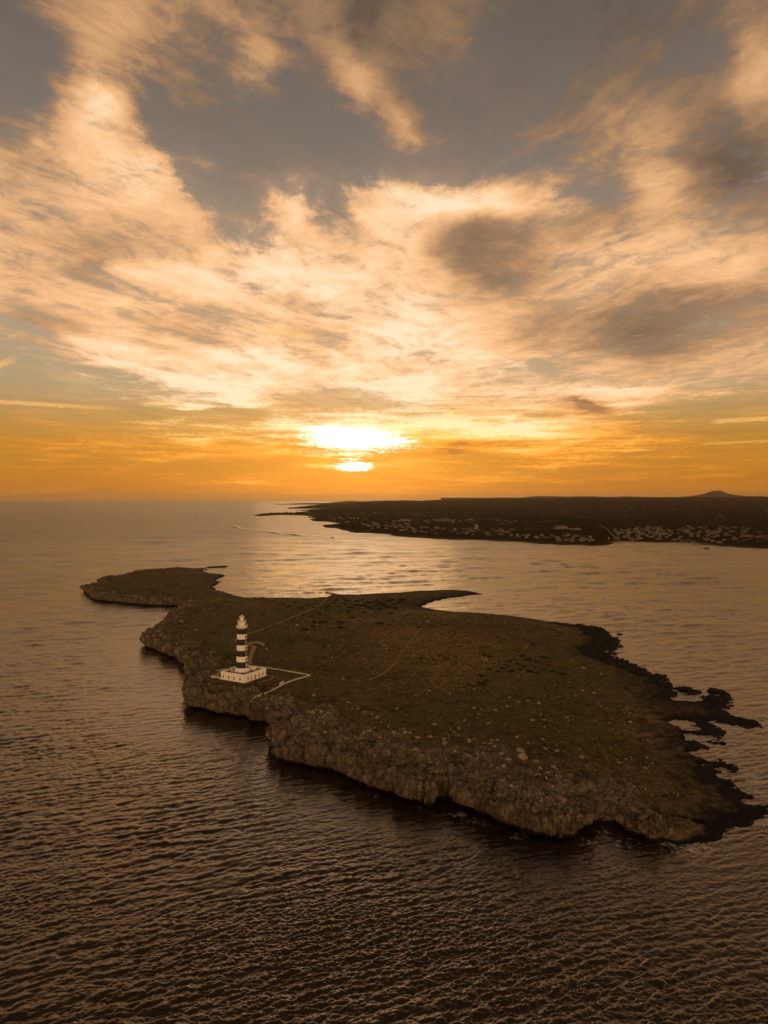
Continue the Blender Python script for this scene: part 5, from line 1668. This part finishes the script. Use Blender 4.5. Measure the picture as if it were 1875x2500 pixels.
boat(1725, 1340, "motor_yacht", "anchored dark motor yacht with a mast off the beach village", "yacht", PI, 'yacht')
boat(812, 1314, "motorboat", "small dark motorboat heading right at the end of its long pale wake", "boat", -0.15, 'motor')
boat(477, 1259, "sailboat", "distant sailboat with raised dark sail on the open sea at the left", "sailboat", 1.2, 'sail')
boat(1713, 1340, "dinghy", "tiny dinghy just left of the anchored yacht", "dinghy", 0.1, 'w', None, 0.5)
for i, (a, b) in enumerate(((664, 1260.5), (672, 1261), (697, 1260), (703, 1260.4), (709, 1259.9), (716, 1260.6), (722, 1260), (729, 1260.8), (737, 1261.5), (743, 1263))):
    boat(a, b, "moored_boat", "tiny moored boat in the sheltered water under the far dark breakwater point", "boat", random.uniform(0, 6), 'w' if i % 2 else 'd', "boats moored off the far point", 1.2)
for i, (a, b) in enumerate(((1570, 1335), (1588, 1335), (1642, 1337))):
    boat(a, b, "moored_boat", "tiny dark boat lying off the beach left of the anchored yacht", "boat", random.uniform(0, 6), 'd', "boats off the beach", 0.6)
x, y = unproj(621, 1271.5, 0)
bk = empty("sea_beacon", (x, y, sea_z(x, y) - 0.3)); tag(bk, "thin dark beacon post standing in the sea in front of the far point", "beacon")
mb = MB(); mb.lathe([(2.2, -1), (2.2, 1.0), (1.0, 1.6)], 12); mb.build("base", M_conc, bk)
mb = MB(); mb.tube((0, 0, 1), (0, 0, 11), 0.6, 8); mb.build("post", M_black, bk)
mb = MB(); mb.lathe([(0.2, 11), (1.1, 11.6), (1.1, 12.6), (0.2, 13.2)], 12); mb.build("topmark", M_black, bk)

# wake: a long thin curved band of foam just on the water
m_wk, nt, bs = new_mat("wake_foam")
pos, _ = geo(nt)
f = nt.noise(nt.vmath('MULTIPLY', pos, (1, 0.5, 1)), 0.05, 5, 0.7)[0]
nt.L.new(nt.mix(nt.maprange(f, 0.4, 0.6), (0.75, 0.68, 0.58), (0.95, 0.90, 0.80)), bs.inputs['Base Color'])
bs.inputs['Roughness'].default_value = 0.35; bs.inputs['Metallic'].default_value = 0.6
wk = [(536, 1280.5), (560, 1284), (600, 1293), (640, 1297.5), (690, 1302.5), (740, 1307), (780, 1310.5), (808, 1313.6)]
P = np.array([unproj(a, b, 0.0) for a, b in wk])
tt = np.linspace(0, len(P) - 1, 90); L = np.stack([np.interp(tt, range(len(P)), P[:, 0]), np.interp(tt, range(len(P)), P[:, 1])], 1)
for _ in range(3): L[1:-1] = (L[:-2] + L[1:-1] * 2 + L[2:]) / 4
tg = np.gradient(L, axis=0); tg /= np.linalg.norm(tg, axis=1)[:, None]; nn = np.stack([-tg[:, 1], tg[:, 0]], 1)
wv_ = np.interp(tt, [0, 2, 5, len(P) - 1.2, len(P) - 1], [3, 8, 7, 5, 2]) * (1 + 0.3 * np.sin(tt * 9))
o3 = np.array([-1, 0, 1.0])
gx2 = L[:, 0:1] + nn[:, 0:1] * o3 * wv_[:, None]; gy2 = L[:, 1:2] + nn[:, 1:2] * o3 * wv_[:, None]
tag(link("boat_wake", mesh_np("boat_wake", np.stack([gx2.ravel(), gy2.ravel(), np.array([sea_z(a, b) + 0.9 for a, b in zip(gx2.ravel(), gy2.ravel())])], 1), grid_quads(90, 3), m_wk)), kind="stuff")

# ------------------------------------------------------------------ sea air
m_hz = bpy.data.materials.new("haze_air"); m_hz.use_nodes = True
hn = m_hz.node_tree.nodes; hl = m_hz.node_tree.links
hn.remove(hn['Principled BSDF'])
pv = hn.new('ShaderNodeVolumePrincipled')
pv.inputs['Color'].default_value = (0.95, 0.80, 0.62, 1.0)
pv.inputs['Density'].default_value = 1.5e-5
pv.inputs['Anisotropy'].default_value = 0.7
hl.new(pv.outputs[0], hn['Material Output'].inputs['Volume'])
mb = MB(); mb.box((0, 0, 0), (1, 1, 1))
hzo = mb.build("haze", m_hz)
hzo.location = (0, 0, (440 - 6) / 2); hzo.scale = (130000, 130000, 446)
tag(hzo, kind="stuff")
#OBJECTS_END
